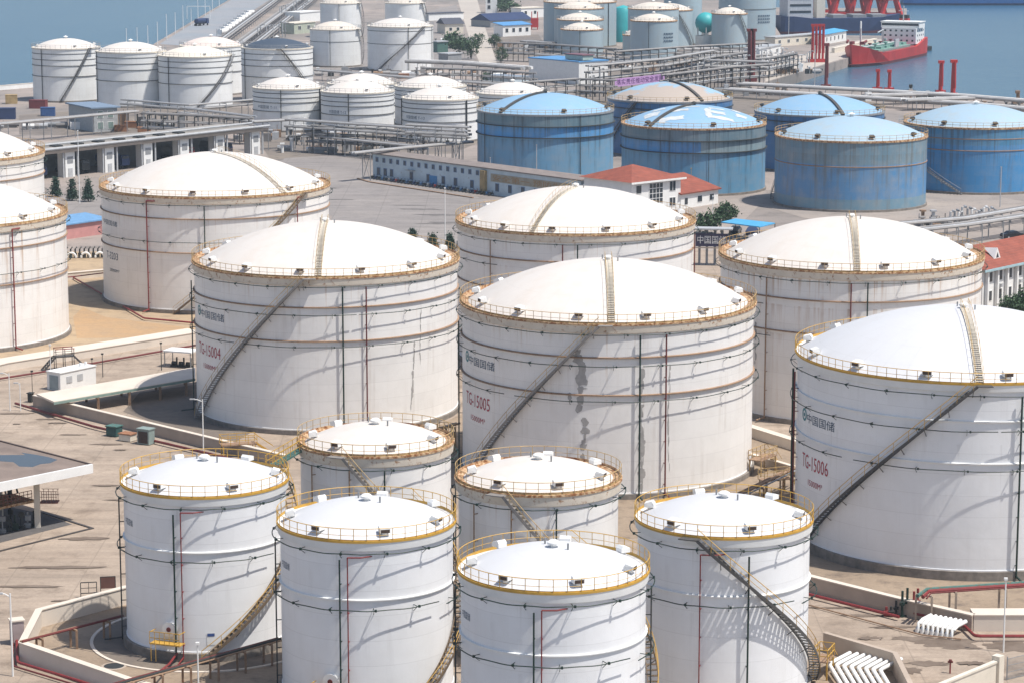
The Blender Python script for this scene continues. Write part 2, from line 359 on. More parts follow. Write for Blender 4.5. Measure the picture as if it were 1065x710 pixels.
def flat_text(s, W, H_, m, parent, origin, xdir, name='lettering'):
    """upright lettering on a flat face: origin = lower left corner, xdir = unit vector along the line"""
    V, F = fit_text(s, W, H_); o = Vector(origin); x_ = Vector(xdir)
    return MB().add([o + x_ * x + Vector((0, 0, y + H_ / 2)) for x, y in V], F).build(name, m, parent)

# ---------------------------------------------------------------- tanks
def pol(th, r, z): return Vector((r * math.sin(R(th)), -r * math.cos(R(th)), z))
def vent_mesh(k=1.0):
    m = MB(); m.tube([(0, 0, 0), (0, 0, .55 * k)], .28 * k, 8)
    m.add([(-.6 * k, -.55 * k, .35 * k), (.6 * k, -.55 * k, .35 * k), (.6 * k, .55 * k, .35 * k), (-.6 * k, .55 * k, .35 * k), (-.6 * k, -.55 * k, .85 * k), (.6 * k, -.55 * k, .85 * k), (.55 * k, .3 * k, 1.1 * k), (-.55 * k, .3 * k, 1.1 * k), (-.6 * k, .55 * k, .8 * k), (.6 * k, .55 * k, .8 * k)],
          [(0, 3, 2, 1), (4, 5, 6, 7), (1, 2, 9, 6, 5), (0, 4, 7, 8, 3), (2, 3, 8, 9), (7, 6, 9, 8), (0, 1, 5, 4)])
    g = MB(); g.box((0, -.56 * k, .58 * k), (1.0 * k, .05, .38 * k)); return m, g
VM = {}
def vents(root, n, r, z, k=1.0, off=11, vm=None):
    vm = vm or WHITE
    for i in range(n):
        th = off + 360 * i / n
        if (k, vm.name) not in VM:
            m, g = vent_mesh(k); o = m.build('roof_vent', vm, root); gg = g.build('grille', GRILLE, o); VM[k, vm.name] = (o.data, gg.data)
        else:
            o = bpy.data.objects.new('roof_vent', VM[k, vm.name][0]); col.objects.link(o); o.parent = root
            gg = bpy.data.objects.new('grille', VM[k, vm.name][1]); col.objects.link(gg); gg.parent = o
        o.location = pol(th, r, z); o.rotation_euler = (0, 0, R(th))

def dome_z(r, Rr, hr, H):
    s = (Rr * Rr + hr * hr) / (2 * hr); return H + math.sqrt(max(0, s * s - r * r)) - (s - hr)
def stair(root, Rw, H, th_top, th_bot, m, mr, z0=.3, wd=.85):
    st, sr = MB(), MB(); n = max(12, int(abs(H - z0) / .33)); r0, r1 = Rw + .18, Rw + .18 + wd
    pin, pout, top, midr = [], [], [], []
    for i in range(n + 1):
        f = i / n; th = th_bot + (th_top - th_bot) * f; z = z0 + (H - z0) * f
        pin.append(pol(th, r0, z)); pout.append(pol(th, r1, z)); top.append(pol(th, r1, z + 1.05)); midr.append(pol(th, r1, z + .55))
        st.box(pol(th, (r0 + r1) / 2, z), (.30, wd, .05), R(th))
        if i % 4 == 0: sr.beam(pol(th, r1, z), pol(th, r1, z + 1.05), .05, .05)
    for L in (pin, pout):
        for a, b_ in zip(L, L[1:]): st.beam(a, b_, .05, .26)
    for a in range(2, n, 6):   # brackets back to the shell
        th = th_bot + (th_top - th_bot) * a / n; z = z0 + (H - z0) * a / n
        st.beam(pol(th, Rw, z - .9), pol(th, r1, z - .12), .06, .06)
    sr.tube(top, .035, 4); sr.tube(midr, .022, 4)
    # landing at the head of the stair
    s = 1 if th_top > th_bot else -1; e = 1.4 / Rw * 57.3
    st.lathe([(r0, H - .03), (r1 + .1, H - .03), (r1 + .1, H + .05), (r0, H + .05)], 3, min(th_top, th_top + s * e), max(th_top, th_top + s * e))
    o = st.build('stair', m, root); sr.build('stair_rail', mr, o)
def tank(name, label, X, Y, Re, H, hr, shell, roof, girders=(), rings=(), risers=(), stair_=None, rail='rusty', walk=None, nv=13,
         gm=None, rm=None, ringw=.6, group=None, stm=None, vent_off=16, seg=112, vk=.8, cap=True, stair2=None):
    root = thing(name, label, 'storage tank', (X, Y, 0), -math.atan2(X, Y), group)
    Rw = Re - .28; fm = RUSTY if rail == 'rusty' else WHITE; railm = RUSTRAIL if rail == 'rusty' else YELLOW
    dk = .7 if rail == 'rusty' and Re > 10 else .45 if rail == 'rusty' else .12
    MB().lathe([(Rw + .35, 0), (Rw + .35, ringw), (Rw - .5, ringw + .003)], seg).build('ringwall', RINGC, root, True)
    MB().lathe([(Rw, ringw), (Rw + .06, ringw + .003), (Rw + .06, ringw + .1), (Rw, ringw + .12), (Rw, H - .75)], seg).build('shell', shell, root, True)
    MB().lathe([(Rw, H - 1.0), (Rw + .22, H - .9), (Rw + .30, H - .10)] if rail == 'rusty' else [(Rw, H - .75), (Rw + .2, H - .68), (Rw + .26, H - .10)], seg).build('rim', RIMC if rail == 'rusty' else WHITE, root, True)
    if rail == 'yellow':
        MB().lathe([(Rw + .26, H - .10), (Rw + .26, H + .02), (Rw - dk, H + .02), (Rw - dk - .02, H - .08)], seg).build('deck', WHITE, root)
        MB().lathe([(Rw + .265, H - .03), (Rw + .31, H - .02), (Rw + .31, H + .17), (Rw + .2, H + .17), (Rw + .2, H + .03)], seg).build('walkway', YELLOW, root)
    else: MB().lathe([(Rw + .30, H - .10), (Rw + .36, H - .09), (Rw + .36, H + .10), (Rw + .25, H + .12), (Rw - dk, H + .02), (Rw - dk - .02, H - .08)], seg).build('walkway', RUSTY, root)
    if rail == 'rusty': MB().lathe([(Rw + .2, H + .1), (Rw + .2, H + .32), (Rw + .17, H + .32), (Rw + .17, H + .1)], seg).build('kick_plate', RUSTY, root)
    rr = Rw - dk; prof = [(rr * (1 - i / 14), dome_z(rr * (1 - i / 14), rr, hr, H)) for i in range(15)]; prof[-1] = (.01, H + hr)
    MB().lathe(prof, seg).build('roof', roof, root, True)
    # railing
    m = MB(); npost = int(2 * math.pi * Re / 1.05); rp = Re - .02
    for i in range(npost):
        a = 360 * i / npost; m.beam(pol(a, rp, H), pol(a, rp, H + 1.18), .055, .055)
    for z, r_ in ((1.18, .034), (.62, .02)): m.tube([pol(360 * i / 96, rp, H + z) for i in range(96)], r_, 4, True)
    m.lathe([(rp - .04, H + .12), (rp - .04, H + .27)], 96)
    m.build('railing', railm, root)
    gp = .16 if gm else .22
    for z in girders:
        MB().lathe([(Rw - .01, z - .09), (Rw + gp, z - .03), (Rw + gp, z + .06), (Rw - .01, z + .12)], seg).build('wind_girder', gm or BROWN, root)
    for rg in rings:
        z, a0, a1 = rg; m = MB(); full = a1 - a0 >= 360; n = 96 if full else int(96 * (a1 - a0) / 360) + 1
        ro = Rw + .66
        m.tube([pol(a0 + (a1 - a0) * i / n, ro, z + .03 * math.sin(i * .9)) for i in range(n if full else n + 1)], .048, 5, full)
        k = max(2, int((a1 - a0) / (330 / (Rw + 5))))
        for i in range(k):
            a = a0 + (a1 - a0) * (i + .4) / k; m.beam(pol(a, Rw, z + .02), pol(a, ro, z), .05, .05); m.beam(pol(a, Rw, z - .5), pol(a, ro - .1, z - .05), .04, .04)
            m.box(pol(a + 1, ro, z), (.16, .16, .2), R(a))
        m.build('cooling_ring', rm or BLACKGREEN, root)
    for th, mm, z1, rad in risers:
        m = MB(); ro = Rw + .42
        m.tube([pol(th, ro, .3), pol(th, ro, z1)], rad, 6)
        if mm is RED: m.tube([pol(th, ro, z1), pol(th + 60 / Rw, ro, z1 + .02), pol(th + 110 / Rw, Rw - .05, z1 + .02)], rad, 6)
        for k in range(int(z1 / 2.4)): m.beam(pol(th, Rw, 1.5 + k * 2.4), pol(th, ro, 1.5 + k * 2.4), .07, .07)
        m.tube([pol(th, ro, .5), pol(th, ro + 1.6, .35)], rad, 6)
        m.build('riser_pipe', mm, root)
    if stair_: stair(root, Rw, H, stair_[0], stair_[1], stm or STAIRD, railm, ringw * .3)
    if walk is not None:   # stepped walkway up the dome with handrails
        m = MB(); hrl = {-1: MB(), 1: MB()}; q = 52; wd = .38
        pts = [(rr * (1 - i / q * .97)) for i in range(q + 1)]
        for i, r_ in enumerate(pts):
            z = dome_z(r_, rr, hr, H); c = pol(walk, r_, z + .08); m.box(c, (wd * 2, .30, .05), R(walk))
            for s in (-1, 1):
                off = Vector((math.cos(R(walk)), math.sin(R(walk)), 0)) * s * wd
                if i % 4 == 0: hrl[s].beam(c + off, c + off + Vector((0, 0, 1.0)), .035, .035)
                if i < q:
                    r2 = pts[i + 1]; c2 = pol(walk, r2, dome_z(r2, rr, hr, H) + .08)
                    hrl[s].beam(c + off + Vector((0, 0, 1)), c2 + off + Vector((0, 0, 1)), .03, .03); m.beam(c + off, c2 + off, .06, .12)
        o = m.build('roof_walkway', CREAM, root)
        for s in (-1, 1): hrl[s].build('handrail', railm, o)
    vents(root, nv, rr - .75, dome_z(rr - .75, rr, hr, H) - .05, vk, vent_off)
    if cap:
        m = MB(); a = H + hr - .05
        m.lathe([(.25, 0), (.25, .3), (.5, .3), (.5, .45), (.3, .6), (.01, .62)], 14, c=(0, 0, a)).build('apex_vent', WHITE, root, True)
        for k in range(2): MB().tube([pol(60 + 150 * k, 1.3, a - .15), pol(60 + 150 * k, 1.3, a + .5)], .08, 5).build('gauge_nozzle', GREY, root)
    return root, Rw

BIG = 'big white domed tanks in the middle ground'
fac = lambda *a: a
def mark(root, Rw, num, t0, t1, zoff=0):
    wrap_ring(Rw, t0 + 1.2, 13.75 + zoff, .42, .66, INKGREEN, root); wrap_ring(Rw, t0 + 1.2, 13.75 + zoff, .01, .2, INKGREEN, root)
    wrap_text('中国国储', Rw, t0 + 4.0, t1 + 3.0, 13.6 + zoff, 1.0, INKBLUE, root)
    wrap_text(num, Rw, t0, t1, 9.1 + zoff, 1.45, INKRED, root)
    wrap_text('15000M³', Rw, t0 + 6, t1 - 3.4, 7.05 + zoff, .62, INKRED, root)
RINGS_B = [(18.35, 0, 360), (14.9, -150, 12), (11.0, -175, -41), (11.0, -36, 185), (14.9, 13, 200)]
GB = (15.75, 11.6)
b1, Rw = tank('storage_tank', 'big white tank with rusty streaked rim, red lettering TG-15004', -23.7, 327.1, 17, 19.38, 4.65, SH_WARM, RF_WARM, GB, RINGS_B,
          [(6.5, BLACKGREEN, 18.3, .11), (16.3, DKRED, 18.3, .10), (-84, BLACKGREEN, 17, .09)], (-9, -71), walk=-3.5, group=BIG, stm=mat('grey_stair_steel', (.26, .24, .22), .7, .3, 2))
mark(b1, Rw, 'TG-15004', -73.5, -52)
b2, Rw = tank('storage_tank', 'big white tank with peeling grey patches, red lettering TG-15005', 11, 294, 17, 19.38, 4.65, SH_WARM, RF_WARM, GB, RINGS_B,
          [(12, BLACKGREEN, 18.3, .11), (22, DKRED, 18.3, .10), (-87, BLACKGREEN, 17, .09)], (-3, -64), walk=1.5, group=BIG, stm=mat('grey_stair_steel', (.26, .24, .22)))
mark(b2, Rw, 'TG-15005', -73, -51.5)
b3, Rw = tank('storage_tank', 'big clean white tank with yellow rim, red lettering TG-15006', 46.0, 260.5, 17, 19.38, 4.65, SH_COOL, RF_COOL, GB, RINGS_B,
          [(19.8, BLACKGREEN, 18.3, .11), (-84, BLACKGREEN, 17.6, .12), (-78, DKRED, 17.6, .10)], (5, -65), rail='yellow', walk=6, group=BIG, gm=WHITE, ringw=.95)
mark(b3, Rw, 'TG-15006', -69.5, -50)
b4, Rw = tank('storage_tank', 'big cream white tank with brown pipe down its side, beside the red roofed office', 43.7, 331.2, 17, 19.38, 4.65, SH_RUST, RF_WARM, GB, [(18.2, 0, 360), (14.9, -170, -38), (11, -165, -34)],
          [(-37, BROWN, 18.2, .10), (.5, DKRED, 18.2, .10), (7.3, BLACKGREEN, 18.2, .10)], (150, 92), walk=3, group=BIG)
b5, Rw = tank('storage_tank', 'big white tank standing directly behind the tank lettered TG-15005', 9.0, 364.9, 17, 19.38, 4.65, SH_WARM, RF_WARM, GB, [(18.2, 0, 360), (14.9, -170, -38)],
          [(-43, BROWN, 18.2, .09), (-5.8, DKRED, 18.2, .10), (1, BLACKGREEN, 18.2, .10), (78, DKRED, 18.2, .09)], (160, 98), walk=-22, group=BIG)
RINGS_L = [(17.1, 0, 360), (11.3, 0, 360)]
b6, Rw = tank('storage_tank', 'big white tank at left rear with two thin red pipes and dim lettering', -48, 417.3, 18.56, 18.19, 5.25, SH_WARM, RF_WARM, (14.9, 9.6), RINGS_L,
          [(-35, RED, 17.6, .11), (-5.5, BLACKGREEN, 17.0, .10), (43, RED, 17.6, .10)], (47, -21), walk=38, group=BIG, stm=STAIRR)
wrap_text('中国国储', Rw, -77, -58, 13.2, .85, INKBLUE, b6); wrap_text('T-3203', Rw, -72, -58, 8.0, 1.15, INKBLUE, b6); wrap_text('20000M³', Rw, -68, -57, 5.7, .5, INKBLUE, b6)
b7, Rw = tank('storage_tank', 'big white tank cut off by the left edge, one red pipe and rust streaks', -84.6, 381.1, 18.56, 18.19, 5.25, SH_RUST, RF_WARM, (14.9, 9.6), RINGS_L,
          [(32, RED, 17.6, .11)], (170, 110), group=BIG)
b8, Rw = tank('storage_tank', 'white tank at the left edge behind the red piped tank, only its shoulder showing', -102.5, 463, 18.56, 18.6, 5.25, SH_WARM, RF_WARM, (14.9, 9.6), RINGS_L, [], (170, 110), group=BIG)
# peeled paint
def peel(root, Rw, th, z0, z1, wmax, seed):
    r_ = random.Random(seed); m = MB(); z = z1; x = th
    while z > z0:
        h = r_.uniform(.25, .9); wv = wmax * r_.uniform(.15, 1.0); n = 9
        pts = []
        for k in range(n):
            a = 2 * math.pi * k / n; q = r_.uniform(.55, 1.15)
            pts.append(pol(x + math.cos(a) * wv * q / Rw * 57.3 / 2, Rw + .012 + .0006 * len(m.f), z + math.sin(a) * h * q * .9))
        m.add(pts, [tuple(range(n))]); z -= h * r_.uniform(.5, 1.5); x += r_.uniform(-.45, .45)
    m.build('peeled_patch', PEEL, root)
RB = 17 - .28
peel(b2, RB, -9.5, 9.5, 15.0, 1.5, 3); peel(b2, RB, -8.3, 5.4, 8.6, 1.3, 33); peel(b2, RB, -9.2, 1.2, 4.6, .8, 34); peel(b2, RB, 13.2, 1.5, 14, .8, 5); peel(b2, RB, 12.9, 1, 7, .9, 35); peel(b2, RB, 24.3, 3, 14.5, .22, 8); peel(b2, RB, -11, 15.2, 16.3, 1.7, 9); peel(b2, RB, -14, 11, 11.6, 1.6, 4)
peel(b1, RB, 40, 2, 10.5, .45, 12); peel(b1, RB, 44, 8, 15, .2, 15)
peel(b4, RB, -44, 7, 12, .5, 21)

SM = 'white foreground tanks with yellow railings'
def small(label, X, Y, risers, st, vo, stm, rings, nv_=6):
    return tank('storage_tank', label, X, Y, 7.46, 14.58, 1.75, SH_COOL, RF_COOL, (9.75,), rings, risers, st, rail='yellow', nv=nv_, gm=WHITE, group=SM, stm=stm, vent_off=vo, seg=96, vk=.72, ringw=.8)
RS = [(13.75, 0, 360), (9.05, -200, 48), (8.6, 56, 150)]
s1, Rw = small('small white tank at left front beside the yard, stair climbing its right side', -27.3, 224.6, [(-21.5, BLACKGREEN, 13.2, .09), (-16.5, RED, 13.4, .06), (-87, DARK, 13.4, .07)], (124, -4), 22, STAIRR, RS)
s2, Rw = small('small white tank second from left in the front row, one crimson pipe', -12.1, 209.7, [(-17, BLACKGREEN, 13.2, .08), (-12, RED, 13.4, .06), (-87, DARK, 13.4, .07)], (152, 24), 13, STAIRR, RS, 7)
s3, Rw = small('nearest small white tank at the bottom centre, ladder down its right edge', 3.2, 194.5, [(-11, BLACKGREEN, 13.2, .08), (-6.5, RED, 13.4, .06), (-87, DARK, 13.4, .07), (86, DARK, 13.4, .07)], (170, 42), 17, STAIRR, RS, 7)
s4, Rw = small('small white tank in front of TG-15006, dark stair slanting down to the right', 17.7, 210.7, [(-14, RED, 13.3, .06), (16, BLACKGREEN, 13.2, .09)], (-15, 102), 20, STAIRD, RS)
for s in (s1, s2, s3): wrap_text('中国国储', Rw, -76, -62, 11.6, .6, INKBLUE, s)
for s, th in ((s1, -26.5), (s2, -24)):   # manway with a yellow access platform
    m = MB(); m.lathe([(.45, 0), (.62, 0), (.62, .25), (.45, .25)], 18)
    q = MB(); q.tube([pol(th, Rw - .1, 2.9), pol(th, Rw + .32, 2.9)], .52, 16); q.tube([pol(th, Rw + .3, 2.9), pol(th, Rw + .42, 2.9)], .66, 16)
    o = q.build('manway', WHITE, s); q = MB(); q.tube([pol(th, Rw + .41, 2.9), pol(th, Rw + .47, 2.9)], .22, 10); q.build('manway_bolt_cover', DKRED, o)
    q = MB(); c = pol(th, Rw + .75, 1.75); q.box(c, (2.9, 1.1, .09), R(th))
    for k in range(7):
        p = pol(th, Rw + 1.28, 1.8) + Vector((math.cos(R(th)), math.sin(R(th)), 0)) * (-1.42 + k * .473)
        q.beam(p, p + Vector((0, 0, 1.05)), .06, .06)
    for z in (.5, 1.05): q.beam(pol(th, Rw + 1.28, 1.8 + z) + Vector((math.cos(R(th)), math.sin(R(th)), 0)) * -1.42, pol(th, Rw + 1.28, 1.8 + z) + Vector((math.cos(R(th)), math.sin(R(th)), 0)) * 1.42, .06, .06)
    for k in (-1.42, 1.42):
        p = pol(th, Rw + .1, 1.75) + Vector((math.cos(R(th)), math.sin(R(th)), 0)) * k; q.beam(p + Vector((0, 0, 1)), pol(th, Rw + 1.28, 2.8) + Vector((math.cos(R(th)), math.sin(R(th)), 0)) * k, .06, .06)
    for k in (-.5, -.05):
        p = pol(th, Rw + 1.3, .2) + Vector((math.cos(R(th)), math.sin(R(th)), 0)) * (k - .8); q.beam(p, p + Vector((0, 0, 1.6)), .05, .05)
    q.build('access_platform', YELLOW, s)
m = MB(); m.lathe([(Rw + .03, 1.5), (Rw + .03, 2.6)], 4, -1, 5); m.build('notice_plate', WHITE, s1); m = MB(); m.lathe([(Rw + .05, 2.28), (Rw + .05, 2.55)], 4, -.5, 4.5); m.build('notice_header', mat('sign_blue', (.05, .10, .30)), s1)
MG = 'rusty rimmed small tanks behind the front row'
tank('storage_tank', 'small rusty rimmed tank between TG-15004 and the front row, left one of two', -12.7, 236, 7.28, 15.62, 1.6, SH_WARM, RF_WARM, (), [(14.5, 0, 360)],
     [(-52, BROWN, 14.4, .07), (-19, BROWN, 14.4, .07), (6, BLACKGREEN, 14.4, .08), (88, DARK, 14, .07)], (-22, 75), walk=None, group=MG, vent_off=14, seg=96, nv=7, vk=.72, stm=mat('grey_stair_steel', (.26, .24, .22)))
tank('storage_tank', 'small rusty rimmed tank at the foot of TG-15005, right one of two', 2.3, 221.2, 7.28, 15.62, 1.6, SH_WARM, RF_WARM, (), [(14.5, 0, 360)],
     [(-48, BROWN, 14.4, .07), (-18, BROWN, 14.4, .07), (12, BLACKGREEN, 14.4, .08), (-88, DARK, 14, .07)], (-22, 75), walk=None, group=MG, vent_off=17, seg=96, nv=7, vk=.72, stm=mat('grey_stair_steel', (.26, .24, .22)))

# ------------- blue tanks and the far tanks (lighter build)
def far_tank(label, X, Y, Re, H, hr, shell, roof, bands=(), risers=(), st=None, rimm=None, nv=6, rails=True, lines=GREY, stm=None, group=None, seg=72, vk=.8, walk=None):
    root = thing('storage_tank', label, 'storage tank', (X, Y, 0), -math.atan2(X, Y), group)
    MB().lathe([(Re + .3, 0), (Re + .3, .5), (Re - .3, .503)], seg).build('ringwall', RINGC, root, True)
    MB().lathe([(Re, .5), (Re, H)], seg).build('shell', shell, root, True)
    MB().lathe([(Re + .02, H - .35), (Re + .18, H - .3), (Re + .18, H + .05), (Re - .6, H + .06)], seg).build('rim', rimm or RUSTY, root)
    rr = Re - .5; prof = [(rr * (1 - i / 10), dome_z(rr * (1 - i / 10), rr, hr, H)) for i in range(11)]; prof[-1] = (.01, H + hr)
    MB().lathe(prof, seg).build('roof', roof, root, True)
    if rails:
        m = MB(); n = int(2 * math.pi * Re / 1.6)
        for i in range(n): a = 360 * i / n; m.beam(pol(a, Re + .1, H), pol(a, Re + .1, H + 1.15), .07, .07)
        for z in (1.15, .6): m.tube([pol(360 * i / 64, Re + .1, H + z) for i in range(64)], .04, 4, True)
        m.build('railing', RUSTRAIL if lines in (DARK, BROWN) else GREY, root)
    for z, wd in bands: MB().lathe([(Re, z - .1), (Re + wd, z - .05), (Re + wd, z + .08), (Re, z + .12)], seg).build('wind_girder', lines, root)
    for th, mm, rad in risers: MB().tube([pol(th, Re + .25, .3), pol(th, Re + .25, H - .2)], rad, 5).build('riser_pipe', mm, root)
    if st: stair(root, Re, H, st[0], st[1], stm or STAIRD, GREY, .3, 1.0)
    vents(root, nv, rr - .8, dome_z(rr - .8, rr, hr, H), vk, 17, STAIRD if lines in (DARK, BROWN) else WHITE)
    MB().lathe([(.4, 0), (.4, .5), (.8, .55), (.01, .9)], 10, c=(0, 0, H + hr - .05)).build('apex_vent', DARK if lines is DARK else WHITE, root)
    if walk is not None:
        m = MB(); q = 16
        for i in range(q):
            ra, rb = rr * (1 - i / q), rr * (1 - (i + 1) / q) + .02
            m.beam(pol(walk, ra, dome_z(ra, rr, hr, H) + .25), pol(walk, rb, dome_z(rb, rr, hr, H) + .25), .7, .35)
        m.build('roof_walkway', STAIRD, root)
    return root
BG = 'blue storage tanks'
BL = ((11.7, .45), (9.2, .4))
l1 = far_tank('light blue tank with grey top band, leftmost of the blue tanks', 7.7, 598.1, 15.71, 14.41, 3.75, SB1, RF_BLUE2, BL, [(-60, DARK, .08), (30, DARK, .08)], None, GREY, 6, True, DARK, group=BG, walk=-42)
l2 = far_tank('blue tank with worn white painted shapes on its dome', 39.7, 566, 15.71, 14.41, 3.75, SB2, RF_BLUE2, BL, [(12, DARK, .06)], (-152, -100), RUSTY, 6, True, DARK, group=BG, walk=-38)
l3 = far_tank('faded blue tank with long grey streaks, nearest to the road junction', 70.6, 538.9, 15.71, 14.41, 3.75, SB3, RF_BLUE, ((9.2, .12),), [], (-150, -100), RUSTY, 8, True, BROWN, group=BG)
l4 = far_tank('bright blue tank at the right edge with a stair down its left side', 101.7, 568.3, 15.5, 14.3, 3.83, SB4, RF_BLUE, ((9.4, .12), (11.9, .06)), [], (-96, -9), RUSTY, 8, True, BROWN, stm=GREY, group=BG)
def solve(xl, xr, yb):
    """tank whose shell spans xl..xr and whose front foot shows at row yb"""
    cx = (xl + xr) / 2; p = at(cx, yb); d = p.length_squared ** .5
    Rr = 5.0
    for _ in range(20):
        q = Vector((p.x, p.y)); u = q.normalized(); c = q + u * Rr; depth = c.y * math.cos(PITCH) + CAMH * math.sin(PITCH)
        Rr = (xr - xl) / 2 / FPX * depth
    return c.x, c.y, Rr
def top_h(X, Y, Rr, yt):
    u = Vector((X, Y)).normalized(); q = Vector((X, Y)) - u * Rr
    v = (355 - yt) / FPX; a = -PITCH + math.atan(v); return CAMH + q.length * math.tan(a)
def ftank(label, xl, xr, yt, yb, hr, *a, H=None, **k):
    X, Y, Rr = solve(xl, xr, yb); h = H or top_h(X, Y, Rr, yt)
    return far_tank(label, X, Y, Rr, h, hr, *a, **k), Rr, h
ftank('deep blue tank half hidden behind the faded blue one', 784, 917.8, 119.3, 181, 3.7, SB5, RF_BLUE2, ((9.2, .3), (11.7, .3)), [], None, GREY, 6, True, DARK, group=BG, walk=22)
ftank('deep blue tank with beige primed dome half, below the purple banner', 631.4, 760.7, 106.5, 165, 3.8, SB5, RF_BEIGE, ((9.2, .3), (11.7, .3)), [], (-30, -75), GREY, 6, True, DARK, group=BG, walk=32)
# worn white shapes painted on the dome of l2
m = MB(); rr = 15.21
for (u0, v0, u1, v1) in [(3, -10.2, 8.5, -8.6), (2.6, -7.2, 6.8, -5.6), (3, -4, 6.5, -2.8), (2.4, -9.8, 3.8, -4.2), (-7, -11.2, -2, -9.4), (-7.5, -12, -5.8, -9.2), (-5.5, -6.5, -1, -4.8), (-3, -3.4, 1, -2.2), (-10.5, -7, -7.5, -4.0), (-9, -3, -6, -1), (9, -6, 11.5, -3.8), (8, -1.5, 10, .5)]:
    nx, ny = 5, 4; vs = []
    for i in range(nx + 1):
        for j in range(ny + 1):
            x = u0 + (u1 - u0) * i / nx; y = v0 + (v1 - v0) * j / ny
            if i in (0, nx): x += rnd.uniform(-.35, .35)
            if j in (0, ny): y += rnd.uniform(-.3, .3)
            vs.append((x, y, dome_z(math.hypot(x, y), rr, 3.75, 14.41) + .05))
    m.add(vs, [(i * (ny + 1) + j, (i + 1) * (ny + 1) + j, (i + 1) * (ny + 1) + j + 1, i * (ny + 1) + j + 1) for i in range(nx) for j in range(ny)])
m.build('painted_shape', mat('worn_white_paint', (.62, .66, .68), .7, .35, .6), l2)

WG = 'white tanks of the far left tank farm'
WB = ((12.5, .1), (10.8, .1), (9.2, .1), (7.0, .25))
WLINE = mat('dark_grey_band', (.12, .12, .115), .7, .3, 1)
def wt(label, xl, xr, yt, yb, st=None, roof=None, ris=(), hr=2.6, bands=None, txt=None, rim=None, grp=WG, shell=None):
    X, Y, Rr = solve(xl, xr, yb); h = top_h(X, Y, Rr, yt)
    bb = bands if bands is not None else [(h * .90, .08), (h * .79, .10), (h * .68, .16), (h * .48, .22)]
    o = far_tank(label, X, Y, Rr, h, hr, shell or SH_FAR, roof or RF_WARM, bb, ris, st, rim or CREAM, 4, True, WLINE, group=grp, vk=.62)
    if txt: wrap_text(txt[0], Rr, txt[1], txt[2], h * txt[3], txt[4], INKBLUE, o)
    return o
wt('white tank nearest to the sea wall, first of the far left row', 35.5, 105.2, 48.7, 107, (40, -12), ris=[(-45, DARK, .12)])
wt('white tank between the sea wall tank and the one with a cream dome', 101.4, 173.7, 53.2, 112.5, None, ris=[(-72, DARK, .12), (66, DARK, .12)])
wt('white tank with cream dome and a stair slanting down its front', 166, 242, 58.3, 114.5, (72, 0), ris=[(-45, DARK, .12)], roof=roof_mat('cream_roof', (.74, .68, .58), .3))
wt('white tank with pinkish dome peeping out behind the far left row', 188, 253.5, 48, 100, None, roof=roof_mat('pinkish_roof', (.72, .61, .55), .3))
wt('white tank with dome half dark grey and half white', 252, 326, 50.7, 108, (6, 70), roof=RF_NAVY, ris=[(-62, DARK, .12)])
wt('low white tank with blue lettering, left front of the middle cluster', 263.8, 337.3, 92.5, 138, None, ris=[(-12, DARK, .12), (60, DARK, .25)], txt=('中国国储 T-11', -58, -20, .58, .9))
wt('low white tank with blue lettering, second in the middle cluster front', 334.3, 410, 97, 141.5, None, ris=[(-14, DARK, .14)], txt=('中国国储 T-12', -50, -18, .55, .9))
wt('low white tank showing only its dome behind the middle cluster', 341, 412, 88.7, 128, None)
wt('low white tank behind the third lettered tank of the middle cluster', 410.9, 485, 91.8, 133, None)
wt('low white tank with blue lettering, nearest to the blue tanks', 418.5, 497.6, 104.5, 149.5, None, ris=[(42, DARK, .2), (-80, DARK, .15)], txt=('中国国储 T-13', -62, -24, .58, .9))
wt('low white tank tucked behind the leftmost blue tank', 495.3, 571, 99, 143, None)
CG = 'pale grey white tanks at the top centre'
wt('pale grey tank with dirty cream dome, top centre left', 322.9, 375.4, 31, 70.5, (62, 110), roof=RF_DIRTY, ris=[(-12, DARK, .1)], bands=[(9, .08)], grp=CG)
wt('pale grey tank with white dome and a straight dark stair across it', 382.5, 450.7, 28.4, 75, (42, -40), ris=[(14, DARK, .1), (70, DARK, .1)], bands=[(14, .08), (9.5, .08)], grp=CG)
wt('pale grey tank cut by the top edge, left of two', 333.5, 376, 3.8, 40, (60, 110), roof=RF_DIRTY, ris=[(-5, DARK, .1)], bands=[], grp=CG)
wt('pale grey tank cut by the top edge, right of two', 400.7, 442.5, 3.8, 40, (55, 105), roof=RF_DIRTY, bands=[], grp=CG)
HG = 'grey green tanks at the top right of centre'
def ht(label, xl, xr, yt, yb, st=None, ris=(), bands=(), hr=2.4):
    return wt(label, xl, xr, yt, yb, st, RF_DIRTY, ris, hr, list(bands), None, RUSTY, HG, SH_GREY)
h1 = ht('broad grey tank cut by the top edge behind three stacked looking tanks', 565.3, 640.8, 3.3, 50, None, [(50, DARK, .15)])
ht('tall grey tank, rearmost of the three in line behind the white shed', 576.4, 627.7, 9.5, 53)
ht('grey tank, middle one of the three in line behind the white shed', 579, 627.5, 21.4, 56)
ht('grey tank, front one of the three in line behind the white shed', 583, 627, 31.5, 59.5, None, [(-5, DARK, .12)])
ht('smallest grey tank with a rusty platform on its roof', 647.4, 680, 37, 58.5, None, [(5, DARK, .12)])
ht('grey tank with white dome behind the tank with small print', 652.7, 705.5, 9.9, 55)
h7 = ht('tall pale grey tank with three lines of small print', 655.3, 703.8, 22.3, 65, None, [(-12, DARK, .1)])
ht('grey tank with a curved stair, right of the small print tank', 672, 720, 11, 51.5, (15, 75))
ht('grey tank mostly hidden behind the one with a curved stair', 690, 729.5, -4, 47)
ht('lone grey tank with pale dome and curved stair by the maroon tower', 739.7, 776.8, 14.5, 51, (30, 85))
